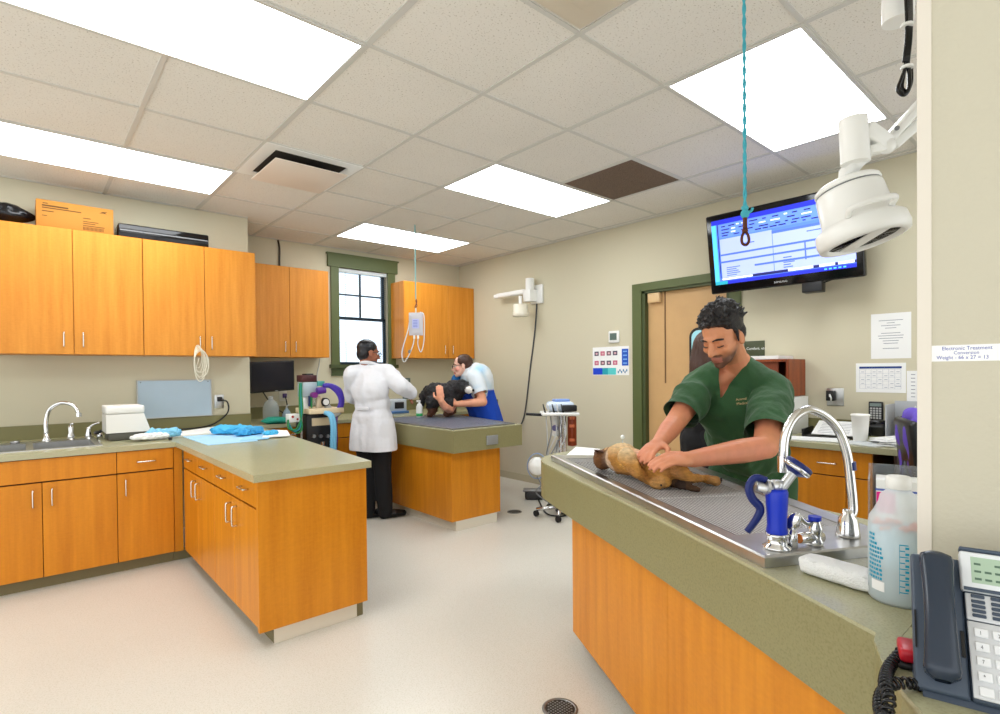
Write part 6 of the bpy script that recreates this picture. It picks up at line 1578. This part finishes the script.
# far fore leg
B.limb([chs+V((.06, .02, 0)), chs+V((.13, .0, -.03)), chs+V((.18, -.06, -.055))], [.035, .022, .02])
tn = L3((206, 150, 70)); tnd = L3((168, 108, 44)); crm = L3((232, 208, 164)); pnk = L3((222, 166, 140)); drk = L3((52, 36, 28)); wht = L3((240, 232, 218))
tail_pts = [pv+V((-.03, -.02, -.03)), dz(668, 482, .955), dz(682, 486, .95), dz(698, 489.5, .947)]
B.limb(tail_pts, [.030, .020, .016, .009])
def dcol(p):
    p = V(p); n = noise.noise(p*14); c = mixc(tn, tnd, .5+.9*n)
    q = p-chs; 
    hz = (p.z-1.03)/.06
    c = mixc(c, crm, .75*max(0, min(1, hz))+.15*n)
    d_ = (p-nkt+FW*.05+UP*.01).length
    if d_ < .055: c = mixc(wht, c, d_/.055*.7)
    d_ = (p-(bel+UP*.07+bx_*.02)).length
    if d_ < .09: c = mixc(pnk, c, (d_/.09)**2)
    d_ = min((p-hdt).length, (p-mz).length)
    if d_ < .075 and (p-nkt).length > .05: c = mixc(L3((92, 54, 28)), c, max(0, d_/.075-.5))
    if (p-mz).length < .05 or (p-mz2).length < .05: c = drk
    for a_, b_ in zip(tail_pts, tail_pts[1:]):
        ab = b_-a_; t_ = max(0, min(1, (p-a_).dot(ab)/ab.length_squared))
        if (p-a_-ab*t_).length < .027 and p.z < .976 and not (a_ is tail_pts[0] and t_ < .5): c = mixc(drk, c, .1)
    for e_ in (f4, h5):
        if (p-e_).length < .035: c = mixc(L3((190, 140, 80)), c, .2)
    return c
B.build('body', mat('dog_coat', (206, 150, 70), .8, vcol=True, bump=1.0, bscale=90, var=.22, vscale=45, stretch=(1, 1, 2.2)), dog, .0055, 2, color=dcol, disp=lambda c, n: .004*noise.noise(c*30)+.002*noise.noise(c*75))
M_PAD2 = mat('dark_pad', (44, 34, 30), .7)
for e_, dr_ in ((f4, RT*.6-FW*.6-UP*.3), (h5, RT*.9-FW*.3)):
    dr_ = dr_.normalized(); sd2 = dr_.cross(V((0, 0, 1))).normalized(); 
    MB().ell(e_+dr_*.017, (.006, .006, .008)).build('paw_pad', M_PAD2, dog)
    for k in (-1, 0, 1): MB().ell(e_+dr_*.020+sd2*.010*k+V((0, 0, .010-.004*abs(k))), (.0045, .0045, .005), None, 8).build('toe_pad', M_PAD2, dog)
# ears: thin flaps
def ear(base, tip, w_, root, m, nrm=V((0, 0, 1))):
    d = (tip-base); x = d.cross(nrm).normalized(); b = MB()
    def fn(u, v): return base+d*v+x*(u-.5)*w_*(1-v**1.6)*1.0+nrm*(.012*math.sin(PI*u)*(1-v))
    b.grid(fn, 8, 10)
    def fn2(u, v): return fn(1-u, v)-nrm*.006*(1-v)
    b.grid(fn2, 8, 10); return b.build('ear', m, root)
M_EAR = mat('dog_ear', (88, 52, 34), .8)
ear(hdt+V((0, 0, .035)), at(594, 449.5, (hdt-EYE).dot(FW)-.03), .075, dog, M_EAR)
ear(hdt+V((0, 0, .02))+FW*.03, hdt+FW*.10+UP*.03-RT*.02, .07, dog, M_EAR)
# ---------------------------------------------------------------- black dog on the far table
BD = 6.12; zb = .9235
rump = P(434, 393, BD+.03); shd = P(453, 393, BD+.02); 
bk = thing('dog', 'black shaggy dog standing on the far exam table', 'dog', ((rump.x+shd.x)/2, (rump.y+shd.y)/2, zb))
B = Blob(); B.limb([rump, rump.lerp(shd, .5), shd], [.115, .115, .125]); B.ell(rump+V((0, 0, -.02)), (.11, .11, .115)); B.ell(shd-V((0, 0, .02)), (.11, .11, .125))
hb_ = P(462, 387, BD-.05); B.limb([shd+V((0, 0, .05)), hb_], [.10, .085]); mzb = hb_+RT*.09-FW*.07-UP*.035; B.cone(hb_, mzb, .07, .04)
def leg_(px, dd, r0=.058):
    p0 = P(px, 402, BD+dd); B.limb([p0, V((p0.x, p0.y, zb+.16))-RT*.015, V((p0.x, p0.y, zb+.06)), V((p0.x, p0.y, zb+.032))-RT*.03], [r0+.01, r0-.005, .042, .034])
leg_(432, -.06, .07); leg_(434, .14, .07); leg_(449, -.06); leg_(453, .13)
B.limb([rump-RT*.08+V((0, 0, .05)), rump-RT*.14-V((0, 0, .03)), rump-RT*.13-V((0, 0, .13))], [.035, .035, .025])
blk = L3((20, 19, 20)); brn = L3((110, 66, 40)); wh2 = L3((228, 224, 218))
def bcol(p):
    p = V(p); c = mixc(blk, L3((44, 42, 44)), .5+noise.noise(p*20))
    if p.z < zb+.10: c = mixc(brn, c, .3+.6*noise.noise(p*12))
    if (p-mzb+FW*.02).length < .05: c = wh2
    return c
B.build('body', mat('black_coat', (20, 19, 20), .7, vcol=True, bump=.8, bscale=60), bk, .010, 1, color=bcol, disp=lambda c, n: .012*noise.noise(c*22)+.008*noise.noise(c*50))
ear(hb_+V((0, 0, .07))-FW*.04, hb_-FW*.11-UP*.05, .09, bk, mat('black_ear', (18, 17, 18), .8), -FW)
ear(hb_+V((0, 0, .07))+FW*.04, hb_+FW*.11-UP*.05, .09, bk, mat('black_ear', (18, 17, 18), .8), FW)
MB().ell(mzb+RT*.035, .016).build('nose', M_BLACK, bk)
# cotton swab stick standing behind the tan dog
p = V((dz(622, 437, 1.05).x, dz(622, 437, 1.05).y, 0)); 
t0 = at(622, 436, (dz(622, 452, .9145)-EYE).dot(FW)); 
# ================================================================== CAMERA, LIGHT, WORLD
cd = bpy.data.cameras.new('camera'); cam = bpy.data.objects.new('camera', cd); COL.objects.link(cam)
M = Matrix((RT, UP, -FW)).transposed().to_4x4(); M.translation = EYE; cam.matrix_world = M
cd.sensor_width = 36; cd.lens = CF/1000*36; cd.shift_y = (CYP-357)/1000; cd.clip_start = .02
sc = bpy.context.scene; sc.camera = cam
w = bpy.data.worlds.new('world'); sc.world = w; w.use_nodes = True
bg = w.node_tree.nodes['Background']; bg.inputs['Color'].default_value = (.95, .98, 1, 1); bg.inputs['Strength'].default_value = 1.7
sc.view_settings.view_transform = 'Standard'; sc.view_settings.look = 'Medium High Contrast' if False else 'None'
sc.view_settings.exposure = 0.25
sc.cycles.use_denoising = True
try: sc.cycles.denoiser = 'OPENIMAGEDENOISE'
except Exception: pass
sc.cycles.max_bounces = 6; sc.cycles.diffuse_bounces = 4; sc.cycles.transmission_bounces = 6; sc.cycles.transparent_max_bounces = 8
sc.cycles.caustics_reflective = False; sc.cycles.caustics_refractive = False; sc.cycles.sample_clamp_indirect = 6
